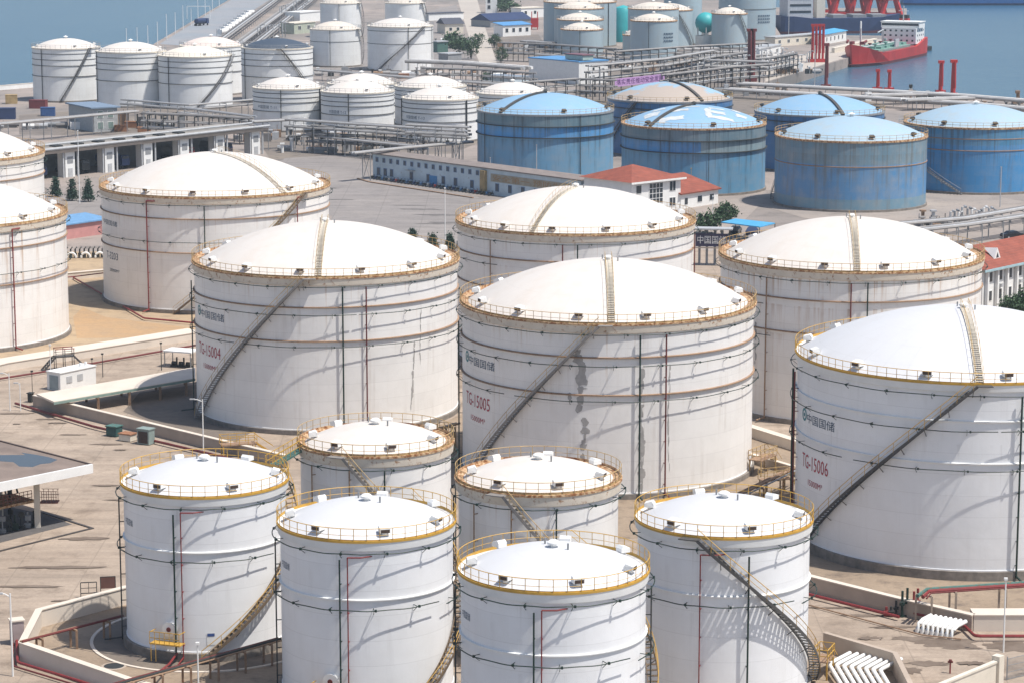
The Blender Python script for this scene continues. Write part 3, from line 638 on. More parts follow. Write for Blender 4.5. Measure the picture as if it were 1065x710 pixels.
h9 = ht('largest grey tank cut by the top edge beside the ship basin', 747, 806.3, -6, 43, None, bands=[(13, .15)])
for o, th0, th1, zz in ((h7, 25, 55, 10), (h9, 22, 52, 10)):   # three illegible lines of small print
    Rr = max(abs(v.co.x) for v in o.children[1].data.vertices)
    for k in range(3):
        m = MB()
        for q in range(6):
            a = th0 + (th1 - th0) * q / 6; m.lathe([(Rr + .03, zz - k * 1.3), (Rr + .03, zz - k * 1.3 + .6)], 2, a, a + (th1 - th0) / 9)
        m.build('small_print', INKBLUE, o)
X, Y, Rr = solve(641, 655, 44)
root = thing('sphere_tank', 'turquoise tank seen between the grey tanks, left of two', 'storage tank', (X, Y, 0))
MB().lathe([(Rr * 1.6, 0), (Rr * 1.6, 12), (Rr * 1.2, 14), (.01, 15)], 32).build('shell', TURQ, root, True)
p = at(733.5, 48)
root = thing('sphere_tank', 'turquoise sphere tank on a white skirt, right of two', 'storage tank', p)
MB().lathe([(.01, 5)] + [(4.2 * math.sin(R(a)), 9.3 - 4.2 * math.cos(R(a))) for a in range(15, 180, 15)] + [(.01, 13.5)], 28).build('sphere', TURQ, root, True)
for k in range(6): MB().tube([pol(60 * k, 3.4, 0), pol(60 * k, 3.6, 8)], .25, 6).build('leg', WHITE, root)
MB().lathe([(4.0, 0), (4.0, 4.2)], 28).build('skirt', WHITE, root)
HAZE = .0001
# ================================================================ yard walls
def dike(label, pts, h=1.4, t=.45, m=CONC, name='dike_wall', cat='wall', cap=True):
    root = thing(name, label, cat, (pts[0][0], pts[0][1], 0)); q = [(p[0] - pts[0][0], p[1] - pts[0][1]) for p in pts]
    MB().wall(q, t, 0, h).build('wall_face', m, root)
    if cap: MB().wall(q, t + .16, h, h + .10).build('coping', CONCL, root)
    return root
def Pz(z, *a): return [at(x, y, z) for x, y in a]
dike('tan dike wall with dark red pipe along its foot, beside the cabinets at left', Pz(1.4, (35.5, 411), (238, 459.5), (300, 474)))
dike('long pale dike wall slanting from the left edge up to TG-15004', Pz(1.1, (-80, 395), (0, 376), (203, 343.5)), 1.1, 3.4, CONCL)
dike('angled dike wall enclosing the left front small tank', Pz(1.6, (182, 597), (128, 611), (40.5, 634), (23, 668), (137, 707), (260, 741)), 1.6, .5, CONCL)
dike('long dike wall below TG-15006 with red pipe along its foot', Pz(1.5, (815, 592), (940, 623), (1012.5, 639.5)), 1.5, .5)
dike('thick pale topped dike wall along the right edge below TG-15006', Pz(1.5, (1011, 636.5), (1120, 636.5)), 1.5, 2.0, CONCL)
dike('short angled dike wall around the chevron of white pipes', Pz(1.7, (858, 657), (931, 678), (956, 728)), 1.7, .45, cap=False)
dike('pale dike wall seen between TG-15005 and TG-15006', Pz(1.2, (762, 437), (790, 446), (845, 463)), 1.2, 1.0, CONCL)
dike('pale dike wall between the two left rear tanks', Pz(1.2, (50, 286), (140, 278)), 1.2, .8, CONCL)
dike('low dike wall right of TG-15005 foot', Pz(1.0, (775, 470), (850, 492)), 1.0, .4, CONC)
dike('white balustraded sea wall at the far left edge of the water', Pz(1.4, (-60, 93.5), (0, 89.5), (42, 86)), 1.4, .8, WHITE, 'sea_wall')
# cream wall bottom right with pillar
p0, p1 = at(940, 726, 2.6), at(1036, 686.5, 2.6)
r = thing('boundary_wall', 'cream boundary wall with square pillar at the bottom right corner', 'wall', (p0.x, p0.y, 0))
d = Vector((p1.x - p0.x, p1.y - p0.y)); d2 = d.normalized()
MB().wall([(0, 0), (d.x, d.y)], .25, 0, 2.45).build('panel', CREAM, r); MB().wall([(0, 0), (d.x, d.y)], .42, 2.45, 2.62).build('coping', CREAM, r)
MB().box((d.x + d2.x * .3, d.y + d2.y * .3, 1.5), (.75, .75, 3.0), math.atan2(d.y, d.x)).build('pillar', CREAM, r)
# mesh fence beside it
a, b_ = at(1047, 707, 0), at(1120, 690, 0)
r = thing('mesh_fence', 'grey mesh fence beside the cream boundary wall', 'fence', a); L = (b_ - a).length; dd = (b_ - a).normalized()
m = MB()
for i in range(70): m.beam(dd * (L * i / 69), dd * (L * i / 69) + Vector((0, 0, 1.9)), .02, .02)
for z in (.1, .7, 1.3, 1.9): m.beam(Vector((0, 0, z)), dd * L + Vector((0, 0, z)), .04, .04)
m.build('mesh_panel', GREY, r)
for i in range(4): MB().beam(dd * (L * i / 3), dd * (L * i / 3) + Vector((0, 0, 2.1)), .09, .09).build('post', GREY, r)

# ================================================================ pipes and racks
def pipe(label, pts, rad, m, name='pipeline', cat='pipe', group=None, n=7):
    o = thing(name, label, cat, pts[0], 0, group); pts = [Vector(p) - Vector(pts[0]) for p in pts]
    # round the bends
    q = [pts[0]]
    for i in range(1, len(pts) - 1):
        a = (pts[i - 1] - pts[i]); c = (pts[i + 1] - pts[i]); k = min(rad * 4, a.length * .4, c.length * .4)
        A, C = pts[i] + a.normalized() * k, pts[i] + c.normalized() * k
        for s in (0, .25, .5, .75, 1): q.append(A * (1 - s) ** 2 + pts[i] * 2 * s * (1 - s) + C * s * s)
    q.append(pts[-1]); MB().tube(q, rad, n).build('pipe', m, o, True); return o
def rack(label, pts, pipes, width=2.5, every=7, pm=GALV, fm=GREY, name='pipe_rack', deck=None, brace=False, foot=0, group=None, fh=.18):
    """pts: centreline at the height of the lowest pipe tier; pipes: list of (offset across, dz, radius, material)"""
    o = Vector((pts[0][0], pts[0][1], foot)); root = thing(name, label, 'pipe rack', o, 0, group); Q = [Vector(p) - o for p in pts]
    def side(i):
        d = (Q[min(i + 1, len(Q) - 1)] - Q[max(i - 1, 0)]); return Vector((-d.y, d.x, 0)).normalized()
    for off, dz, rad, mm in pipes:
        MB().tube([q + side(i) * off + Vector((0, 0, dz + rad)) for i, q in enumerate(Q)], rad, 7).build('pipe', mm or pm, root, True)
    for a, c in zip(Q, Q[1:]):
        n = max(1, round((c - a).length / every)); sd_ = Vector((-(c - a).y, (c - a).x, 0)).normalized() * width / 2
        for k in range(n):
            p = a + (c - a) * (k + .5) / n; m = MB(); m.beam(p - sd_, p + sd_, fh, fh)
            top = max([x[1] for x in pipes] + [0])
            for s in (-1, 1):
                b0 = p + sd_ * s; m.beam(Vector((b0.x, b0.y, 0)), Vector((b0.x, b0.y, b0.z + (top if top > .8 else 0))), fh, fh)
            if top > .8: m.beam(p - sd_ + Vector((0, 0, top - .1)), p + sd_ + Vector((0, 0, top - .1)), fh, fh)
            if brace:
                b0, b1 = p - sd_, p + sd_; m.beam(Vector((b0.x, b0.y, 0)), b1, .1, .1); m.beam(Vector((b1.x, b1.y, 0)), b0, .1, .1)
            m.build('support_frame', fm, root)
        if deck: MB().add([a + sd_ + Vector((0, 0, .05)), a - sd_ + Vector((0, 0, .05)), c - sd_ + Vector((0, 0, .05)), c + sd_ + Vector((0, 0, .05))], [(0, 1, 2, 3)]).build('deck', deck, root)
    return root
row = lambda n, w_, r_, m=None, dz=0: [(-w_ / 2 + w_ * i / max(1, n - 1), dz, r_, m) for i in range(n)]
# --- foreground left
pipe('red pipe along the outside of the angled dike wall at bottom left', Pz(.45, (17, 655), (18, 688), (87, 709), (170, 735)), .13, RED)
pipe('thin red pipe beside the thicker one along the angled dike wall', Pz(.25, (13, 659), (14, 692), (80, 712), (160, 738)), .08, DKRED)
rack('low rusty pipe rack from the dike corner to the left front tank', Pz(1.7, (23, 668), (128, 641)), [(0, 0, .11, DKRED), (.3, 0, .08, BROWN)], .9, 4, fm=BROWN)
rack('low dark pipe rack crossing in front of the left front tank', Pz(1.9, (120, 713), (292, 665)), [(0, 0, .12, DARK), (.35, 0, .10, DKRED), (-.35, 0, .08, BROWN)], 1.1, 3.2, fm=BROWN)
pipe('red riser bending down from the left front tank to the rack', [at(184, 679, .8), at(176, 690, .8), at(158, 704, 1.9)], .10, RED)
pipe('dark red pipe along the foot of the tan dike wall', Pz(.4, (16, 419), (97, 443), (165, 459), (250, 479)), .16, DKRED)
pipe('dark red pipe along the foot of the long pale dike wall', Pz(.35, (-40, 404), (0, 393.5), (60, 384), (203, 359)), .14, DKRED)
pipe('red pipe circling the foot of the left rear tank', Pz(.4, (75, 288), (150, 331), (205, 336), (235, 333)), .14, RED)
pipe('thin red pipe on the pale wall between the left rear tanks', Pz(1.5, (60, 289), (76, 288), (108, 284)), .10, RED)
# flat covered pipe bridge
q = Pz(2.1, (38, 410), (56, 418), (203, 393.5), (203, 382)); z0 = q[0]
r = thing('pipe_bridge', 'cream slab bridge with green edge crossing the tan dike wall', 'pipe bridge', (z0.x, z0.y, 0)); qq = [(p.x - z0.x, p.y - z0.y) for p in q]
MB().prism(qq, 1.95, 2.2).build('slab', CONCL, r)
MB().wall([qq[1], qq[2]], .12, 1.8, 2.12).build('edge_beam', mat('grey_green_edge', (.24, .33, .29)), r)
for f in (.30, .52, .74, .93):
    a = Vector((qq[1][0] * (1 - f) + qq[2][0] * f, qq[1][1] * (1 - f) + qq[2][1] * f, 0)); c = Vector((qq[0][0] * (1 - f) + qq[3][0] * f, qq[0][1] * (1 - f) + qq[3][1] * f, 0))
    MB().beam(a + Vector((0, .3, 0)), a + Vector((0, .3, 1.95)), .3, .3).beam(c, c + Vector((0, 0, 1.95)), .3, .3).beam(a + Vector((0, 0, 1.75)), c + Vector((0, 0, 1.75)), .3, .3).build('support_frame', BROWN, r)
# bridge between the tops of tanks
a = Vector((-27.3, 224.6, 14.4)) + Vector((5.2, 5.4, 0)); c = Vector((-12.7, 236, 15.35)) + Vector((-6.8, -2.4, 0))
r = thing('catwalk', 'teal catwalk linking the left front tank to the rusty rimmed tank', 'catwalk', a); v = c - a
MB().beam((0, 0, 0), v, .9, .18).build('deck', TEAL, r)
s_ = Vector((-v.y, v.x, 0)).normalized() * .42; m = MB()
for s in (-1, 1):
    for k in range(8): m.beam(v * k / 7 + s_ * s, v * k / 7 + s_ * s + Vector((0, 0, 1.1)), .05, .05)
    for z in (.55, 1.1): m.beam(s_ * s + Vector((0, 0, z)), v + s_ * s + Vector((0, 0, z)), .05, .05)
m.build('railing', YELLOW, r)
# yellow platform behind left front tank, rusty ones between tanks
def platform(label, c, sx, sy, h, rz, m_=YELLOW, dm=BROWN):
    r = thing('access_platform', label, 'platform', (c.x, c.y, 0), rz)
    MB().box((0, 0, h), (sx, sy, .1)).build('deck', dm, r)
    for i in (-1, 1):
        for j in (-1, 1): MB().beam((i * sx * .45, j * sy * .45, 0), (i * sx * .45, j * sy * .45, h), .12, .12).build('leg', m_, r)
    m = MB(); n = max(3, int(sx / .9))
    for j in (-1, 1):
        for k in range(n + 1): x = -sx / 2 + sx * k / n; m.beam((x, j * sy / 2, h), (x, j * sy / 2, h + 1.1), .06, .06)
        for z in (.55, 1.1): m.beam((-sx / 2, j * sy / 2, h + z), (sx / 2, j * sy / 2, h + z), .06, .06)
    for i in (-1, 1):
        for z in (.55, 1.1): m.beam((i * sx / 2, -sy / 2, h + z), (i * sx / 2, sy / 2, h + z), .06, .06)
    m.build('railing', m_, r)
    m = MB()
    for k in range(7): m.box((sx / 2 + .15 + k * .28, 0, h - (k + 1) * h / 8), (.28, .8, .05))
    for j in (-.4, .4): m.beam((sx / 2, j, h), (sx / 2 + 2.1, j, 0), .06, .2); m.beam((sx / 2, j, h + 1), (sx / 2 + 2.1, j, 1.0), .05, .05)
    m.build('steps', m_, r); return r
platform('yellow railed platform on the ground behind the left front tank', at(248, 474), 4.2, 1.6, 1.5, .3)
platform('yellow scaffold platform between TG-15004 and TG-15005', at(462, 470), 3.0, 2.0, 2.2, 1.3, RUSTRAIL)
platform('rusty yellow platform at the right foot of TG-15005', at(793, 492), 4.0, 1.6, 1.9, 1.0, RUSTRAIL)
platform('rusty yellow platform behind the tank in front of TG-15006', at(806, 514), 3.5, 1.5, 1.8, .4, RUSTRAIL)
platform('yellow platform with steps at the bottom beside the chevron pipes', at(856, 703), 2.4, 1.3, 1.6, 1.2, YELLOW)
rack('rusty pipe rack running behind the rusty rimmed tanks', Pz(2.2, (440, 452), (478, 441)), [(0, 0, .15, BROWN), (.5, 0, .12, GREY)], 1.4, 4, fm=RUSTY)
rack('brown pipe rack between TG-15005 and TG-15006', Pz(2.2, (760, 520), (830, 486)), [(0, 0, .16, BROWN), (.5, 0, .12, BROWN), (-.5, 0, .1, GREY)], 1.6, 4.5, fm=RUSTY)
# --- right bottom
pipe('red pipe along the foot of the long dike wall below TG-15006', Pz(.4, (835, 616), (935, 641)), .15, RED)
pipe('red pipe bending round the dike corner at the right edge', Pz(.5, (951, 637), (1003, 650), (1014, 661), (1100, 661)), .15, RED)
pipe('thin dark red pipe laid in front of the long dike wall', Pz(.2, (835, 627), (960, 660), (1000, 664)), .07, BROWN)
r = rack('rack carrying a green and a red pipe past the foot of TG-15006', Pz(2.6, (957, 622), (965, 615.5), (1120, 605)), [(.25, .05, .17, TEAL), (-.25, 0, .17, RED), (-.6, 0, .08, DKRED)], 1.5, 5, fm=mat('tan_concrete_post', (.40, .32, .25)))
man = at(940, 641); r = thing('valve_manifold', 'cluster of black and red valves in front of the long dike wall', 'valves', man)
for k, (x, y, h, mm) in enumerate([(-1.2, 0, 1.0, DARK), (-.7, .3, 1.5, DARK), (-.2, -.1, 2.5, BLACKGREEN), (.3, .2, 2.7, BLACKGREEN), (.9, .1, 2.4, RED), (1.3, .4, 2.6, RED), (-1.6, .2, .9, RED)]):
    m = MB(); m.tube([(x, y, 0), (x, y, h)], .12, 7); m.tube([(x, y, h * .5 - .1), (x, y, h * .5 + .1)], .26, 9); m.tube([(x, y, .05), (x, y, .15)], .24, 9); m.tube([(x - .25, y - .2, h * .6), (x + .25, y - .2, h * .6)], .05, 5)
    m.build('valve_riser', mm, r)
ords = ['first', 'second', 'third', 'fourth', 'fifth', 'sixth', 'seventh', 'eighth']
# eight short white elbows in a row
for k in range(8):
    f = k / 7; b0 = at(954 + 35 * f, 657 + 7 * f); tp = at(968 + 36 * f, 651 + 6.5 * f); dv = Vector((tp.x - b0.x, tp.y - b0.y, 0))
    pts = [b0 + Vector((0, 0, -.1)), b0 + Vector((0, 0, .35)), b0 + dv * .12 + Vector((0, 0, .75)), b0 + dv * .4 + Vector((0, 0, .98)), b0 + dv + Vector((0, 0, 1.05))]
    o = thing('pipe_elbow', '%s white elbow pipe from the left in the row by the dike wall' % ords[k], 'pipe', b0, 0, 'row of short white elbow pipes'); MB().tube([p - b0 for p in pts], .2, 10).build('pipe', WHITE, o, True)
# chevron of white pipes
for k in range(8):
    x = 862 + k * 7.6; y = 690 + k * .9; a = at(x + 22, y - 11.5, .8); c = at(x, y, .8); e = at(x + 24, y + 40, .5)
    o = thing('chevron_pipe', '%s white bent pipe from the left in the chevron at bottom right' % ords[k], 'pipe', c, 0, 'chevron of white bent pipes')
    d1, d3 = (a - c), (e - c); MB().tube([d1, d1 * .12, d3 * .01 + d1 * .02, d3 * .03, d3], .185, 10).build('pipe', WHITE, o, True)
p = at(988, 700); r = thing('hydrant', 'thin red hydrant post with a small valve wheel at bottom right', 'hydrant', p)
MB().tube([(0, 0, 0), (0, 0, 1.15)], .07, 7).build('post', RED, r); MB().tube([(-.22, 0, 1.05), (.22, 0, 1.05)], .09, 7).tube([(0, 0, 1.1), (0, 0, 1.25)], .14, 8).build('valve_head', DKRED, r)
def disc(name, label, p, rad, m): 
    o = thing(name, label, 'manhole', (p.x, p.y, .04)); MB().lathe([(rad, -.04), (rad, .05), (rad * .8, .06)], 20).build('rim', CONC, o); MB().lathe([(rad * .8, .035), (.01, .036)], 20).build('cover', m, o)
disc('manhole', 'dark round manhole beside the left front tank', at(118.5, 693), 1.1, DARK)
disc('manhole', 'small round manhole on the ground near the white elbows', at(909, 664), .6, BROWN)
# ground stains with a shape of their own
def stain(name, c, sx, sy, m, seed, z=.028, rz=0):
    r_ = random.Random(seed); n = 26; poly = []
    for k in range(n):
        a = 2 * math.pi * k / n; q = r_.uniform(.6, 1.1); x, y = math.cos(a) * sx * q, math.sin(a) * sy * q
        poly.append((c.x + x * math.cos(rz) - y * math.sin(rz), c.y + x * math.sin(rz) + y * math.cos(rz)))
    tag(MB().sheet(poly, z).build(name, m), kind='structure')
OIL = ground_mat('oil_stained_ground', (.13, .095, .07), (.20, .155, .12), (.07, .055, .045), .4, .6)
for i, (x, y, sx, sy) in enumerate([(985, 668, 3.4, 1.6), (1000, 672, 2, 1.1), (948, 664, 2.2, .8), (1055, 672, 3, 1.8), (945, 697, 1.6, 1.1), (965, 690, 2.2, .9), (900, 640, 2.6, .5), (870, 632, 3, .4), (930, 652, 2.4, .5), (75, 452, 2, .5), (110, 462, 2.2, .5), (15, 430, 3, .6), (50, 436, 2, .4), (90, 560, 3, .8), (60, 590, 5, .6), (30, 610, 4, .5), (70, 625, 2, .5), (135, 520, 3, .6), (110, 505, 2, .4), (60, 440, 1.2, .5), (17, 441, .6, .3), (125, 468, .8, .4), (905, 664, 1.2, .6), (1012, 690, 1.4, .6)]): stain('ground_stain', at(x, y), sx, sy, OIL, i + 3, .036 + .003 * i)
ASPH2 = ground_mat('wet_asphalt_patch', (.115, .105, .10), (.17, .155, .145), (.07, .065, .06), .3, .5)
for i, (x, y, sx, sy) in enumerate([(438, 218, 5, 1.2), (458, 224, 6, 1.2), (450, 233, 4, .9), (470, 232, 5, 1.5), (350, 208, 4, 1), (425, 214, 4, .6), (330, 196, 5, 2)]): stain('wet_patch', at(x, y), sx, sy, ASPH2, i + 40, .045 + .003 * i, -.1)
for s, rr_, nm in ((s1, 10.2, 'a'),):
    o = MB().lathe([(7.6, .034), (rr_, .034)], 64, c=(-27.3, 224.6, 0)).build('gravel_ring', G_GRAV_SHADE); tag(o, kind='structure')
    o = MB().lathe([(rr_, 0), (rr_, .12), (rr_ + .3, .12), (rr_ + .3, 0)], 64, c=(-27.3, 224.6, 0)).build('gravel_kerb', CONCL); tag(o, kind='structure')
G_BUND = ground_mat('brown_bund_floor', (.32, .245, .175), (.25, .19, .135), (.12, .09, .07), .07, .85)
ground('bund_floor', G_BUND, [(800, 585), (845, 555), (1120, 555), (1120, 632), (1012, 636), (940, 621)], .028)
ground('bund_floor', G_BUND, [(182, 615), (128, 628), (44, 648), (28, 676), (137, 724), (300, 760), (330, 620)], .026)
ground('bund_floor', G_BUND, [(760, 440), (850, 465), (850, 560), (640, 560), (470, 520), (440, 450), (480, 430)], .026)
ground('bund_floor', G_BUND, [(862, 680), (926, 696), (948, 735), (840, 735), (840, 680)], .026)
G_SOIL = ground_mat('orange_soil', (.42, .27, .14), (.36, .25, .15), (.2, .14, .1), .2, .4)
ground('soil_patch', G_SOIL, [(86, 320), (110, 330), (205, 342), (200, 350), (80, 352), (76, 330)], .035)

# ================================================================ small yard objects
def lamp(label, px, py, pyt, arm=0, m=WHITE, rad=.07, armdz=0, head=True, name='lamp_post', group=None):
    b0 = at(px, py); s = FPX / (b0.y * math.cos(PITCH) + CAMH * math.sin(PITCH)); h = (py - pyt) / s / .975
    r = thing(name, label, 'lamp post', b0, 0, group); MB().tube([(0, 0, 0), (0, 0, h)], [rad, rad * .75], 7).build('pole', m, r)
    if arm: MB().tube([(0, 0, h - .3), (arm * .5, 0, h - .05), (arm, 0, h)], rad * .6, 5).build('arm', m, r); MB().box((arm, 0, h), (.6, .25, .12)).build('lamp_head', GALV, r)
    elif head: MB().box((0, 0, h), (.3, .25, .2)).build('lamp_head', m, r)
    return r
lamp('white lamp post rising behind the left front tank, arm to the left', 211.7, 473, 415, -1.2, rad=.08)
lamp('white lamp post at the bottom left corner by the pillar', 13.5, 703, 616, -.9, rad=.09)
lamp('thin white lamp post in front of the dike wall at the right edge', 1043.5, 678, 601, 0, rad=.08)
lamp('white lamp post at the left edge beside the pipe bridge end', 10.6, 427, 388, -1.0)
lamp('shorter white post right of the left edge lamp', 21.5, 427, 398, -.5)
lamp('dark thin post behind the dark cabinet on the pipe bridge', 34, 417, 386, 0, DARK, .05)
lamp('white thin post beside the dark crossover steps', 52.7, 386, 359, 0)
lamp('dark post in the yard between container and shelter', 107, 392, 368, 0, DARK, .06)
lamp('tall dark post left of the small white shelter', 168, 385, 357, 0, DARK, .07)
lamp('short dark post by the white container', 96, 388, 373, 0, DARK, .06)
lamp('white post standing before the low dark pipe rack at bottom left', 206.5, 719, 668, 0, rad=.08)
lamp('thin white pole on the apron behind TG-15004', 463, 256, 197, 0, rad=.09)
lamp('thin white pole between the conifers at left', 83, 212, 138, 0, rad=.09)
lamp('white mast with twin floodlights before the leftmost blue tank', 558, 187, 152, 0, GALV, .12)
lamp('floodlight mast before the bright blue tank at right', 1040, 216, 175, 0, GALV, .12)
lamp('short white mast on the blue washed shed', 510, 186, 165, 0, GALV, .1)
lamp('pole beside the red roofed office annex', 718.5, 205, 176, 0, OCHRE, .08)
lamp('white pole in front of the bush by the sign gantry', 741, 240, 205, 0, WHITE, .06)
lamp('tall thin mast in front of the ship basin', 847, 95, 49, 0, GALV, .16)
lamp('tall thin mast beside the ship basin at the top', 820, 46, -6, 0, GALV, .16)
lamp('white light tower on the quay left of the ship', 895, 41, 23, 0, WHITE, .45)
for i, (x, y, yt) in enumerate([(132, 60, 31), (143, 56, 30), (154, 52, 28), (164, 47.5, 24), (173.5, 42, 16), (182.5, 36, 14), (190.5, 31, 7), (199, 27, 10), (206, 22, -4), (213.5, 17, -8), (221, 12, -10), (228, 7, -12)]):
    lamp('thin white lamp post along the causeway edge, number %d from the near end' % (i + 1) if False else '%s thin white lamp post from the near end of the causeway edge' % (['first', 'second', 'third', 'fourth', 'fifth', 'sixth', 'seventh', 'eighth', 'ninth', 'tenth', 'eleventh', 'twelfth'][i]), x, y, yt, 0, WHITE, .16, group='lamp posts along the causeway')
def cabinet(label, p, sx, sy, h, rz, m, roofm, name='cabinet', openf=False):
    r = thing(name, label, 'cabinet', (p.x, p.y, 0), rz); MB().box((0, 0, h / 2 + .05), (sx, sy, h - .1)).build('body', m, r)
    MB().box((0, 0, h + .05), (sx + .2, sy + .2, .12)).build('lid', roofm, r)
    MB().box((0, -sy / 2 - .02, h * .5), (sx * .8, .03, h * .75)).build('door', GRILLE if openf else m, r); return r
cabinet('dark teal cabinet, leftmost of three by the tan dike wall', at(119, 453), 1.5, 1.3, 1.25, -.5, mat('dark_teal', (.03, .09, .085)), TEAL)
cabinet('low rusty topped white box between two cabinets', at(133, 458), 1.7, 1.3, .9, -.5, CREAM, mat('rusty_lid', (.36, .17, .09), .8, .3, 2, rust=.4))
cabinet('open grey green cabinet, rightmost of three by the tan dike wall', at(152, 461.5), 1.7, 1.2, 1.9, -.5, mat('grey_green', (.26, .33, .31)), mat('grey_green', (.26, .33, .31)), openf=True)
cabinet('small dark cabinet at the head of the pipe bridge', at(32, 418), .55, .6, 1.2, -.4, DARK, DARK)
cabinet('pinkish gate pillar block at the bottom left dike corner', at(18, 669), 1.1, 1.0, 2.2, .4, mat('pinkish_plaster', (.42, .34, .33)), CONCL, 'gate_pillar')
# container
a, c = at(63, 407), at(100, 399); v = c - a; L = v.length
r = thing('office_container', 'white site container standing behind the pipe bridge', 'container', a, math.atan2(v.y, v.x))
MB().box((L / 2, 1.25, 1.25), (L, 2.5, 2.4)).build('body', WHITE, r); MB().box((L / 2, 1.25, 2.5), (L + .2, 2.7, .12)).build('roof', WHITE, r)
for x in (.25, .55): MB().box((L * x, -.03, 1.4), (1.0, .05, .9)).build('window', GALV, r)
MB().box((-.03, 1.2, 1.1), (.05, 1.6, 1.9)).build('door', mat('grey_blue_door', (.28, .34, .36)), r)
for x in (.75, .9): MB().tube([(L * x, 1.2, 2.5), (L * x, 1.2, 3.0)], .18, 8).build('roof_cowl', WHITE, r)
# crossover steps
p = at(67, 384); r = thing('crossover_steps', 'dark crossover steps with red rail over the long pale dike wall', 'steps', p, .35)
MB().box((0, 0, 1.9), (2.6, 1.6, .12)).build('deck', STAIRD, r)
m = MB()
for i in (-1, 1):
    for k in range(6): m.box((i * (1.45 + k * .3), 0, 1.75 - k * .32), (.3, 1.3, .06))
    for j in (-.7, .7): m.beam((i * 1.3, j, 1.9), (i * 3.1, j, 0), .08, .25)
m.build('steps', STAIRD, r); m = MB()
for i in (-1.25, 0, 1.25):
    for j in (-.75, .75): m.beam((i, j, 0), (i, j, 3.0), .09, .09)
for j in (-.75, .75): m.beam((-1.3, j, 2.4), (1.3, j, 2.4), .06, .06)
m.build('frame', DARK, r); m = MB()
for j in (-.75, .75): m.beam((-1.35, j, 3.0), (1.35, j, 3.0), .1, .1)
m.build('handrail', RED, r)
# shelter with pump
p = at(189, 381); r = thing('pump_shelter', 'small white roofed shelter over dark pumps beside TG-15004', 'shelter', p, -.35)
MB().prism([(-2.2, -1.4), (2.2, -1.4), (2.2, 1.4), (-2.2, 1.4)], 2.2, 2.4).build('roof', WHITE, r)
for i in (-2, 2):
    for j in (-1.2, 1.2): MB().beam((i, j, 0), (i, j, 2.2), .1, .1).build('leg', GREY, r)
for k in (-1.3, -.2, .9): MB().tube([(k, -.3, .5), (k + .7, -.3, .5)], .32, 9).box((k + .3, -.3, .12), (1, .6, .2)).tube([(k + .5, .1, .4), (k + .5, .1, 1.3)], .12, 7).build('pump', DARK, r)
# two notice frames by the left dike wall
p = at(92.5, 621); r = thing('empty_signboard', 'empty dark frame standing behind the left dike wall', 'frame', p, .18)
MB().beam((-.75, 0, 0), (-.75, 0, 1.5), .08, .08).beam((.75, 0, 0), (.75, 0, 1.5), .08, .08).beam((-.75, 0, 1.5), (.75, 0, 1.5), .08, .08).beam((-.75, 0, .45), (.75, 0, .45), .08, .08).beam((0, 0, .45), (0, 0, 1.5), .05, .05).beam((-.75, 0, .95), (.75, 0, .95), .05, .05).build('frame', DARK, r)
p = at(112.5, 616); r = thing('notice_board', 'solid brown notice board standing behind the left dike wall', 'notice board', p, .18)
MB().box((0, 0, 1.0), (1.35, .08, 1.1)).build('panel', mat('brown_panel', (.15, .07, .055)), r); MB().beam((-.7, 0, 0), (-.7, 0, 1.6), .08, .08).beam((.7, 0, 0), (.7, 0, 1.6), .08, .08).beam((-.7, 0, 1.58), (.7, 0, 1.58), .08, .08).build('frame', DARK, r)

# ================================================================ loading canopy bottom left
ZR = 6.3; A = at(95.8, 482, ZR); B = at(0, 501.3, ZR); D = at(0, 457.4, ZR); e1 = (B - A) * 1.9; e2 = (D - A) * 1.35
r = thing('loading_canopy', 'flat roofed tanker loading canopy with white fascia at the left edge', 'canopy', (A.x, A.y, 0))
qd = [(0, 0), (e1.x, e1.y), (e1.x + e2.x, e1.y + e2.y), (e2.x, e2.y)]
rf = MB().prism(qd, ZR - .75, ZR - .12).build('roof', BRKROOF, r)
n1, n2 = e1.normalized(), e2.normalized()
MB().wall([(e1.x * .999, e1.y * .999), (0, 0)], .3, ZR - .95, ZR).build('fascia', WHITE, r)
MB().wall([(n2.x * .2, n2.y * .2), (e2.x, e2.y)], .22, ZR - .6, ZR + .004).build('fascia', mat('brown_metal_edge', (.12, .085, .07)), r)
cp = at(38, 470, ZR); pts = []
pr = random.Random(5)
pp = [(-50, 484), (-20, 480), (0, 478), (14, 479), (20, 483.5), (34, 484), (42, 481), (52, 480), (60, 476.5), (50, 473.5), (36, 471), (22, 469), (26, 471.5), (8, 471.5), (-50, 472)]
MB().sheet([(q.x - A.x, q.y - A.y) for q in Pz(ZR, *pp)], ZR - .115).build('rain_puddle', PUDDLE, r)
def rel(px, py, z=0): q = at(px, py, z); return Vector((q.x - A.x, q.y - A.y, 0))
c0 = rel(39.4, 548)
for k in range(4):
    for j in (0, 1):
        b0 = c0 + e1 * (k * .27) + e2 * (.3 * j); MB().beam(b0, b0 + Vector((0, 0, ZR - .8)), .55, .55).build('column', CREAM, r)
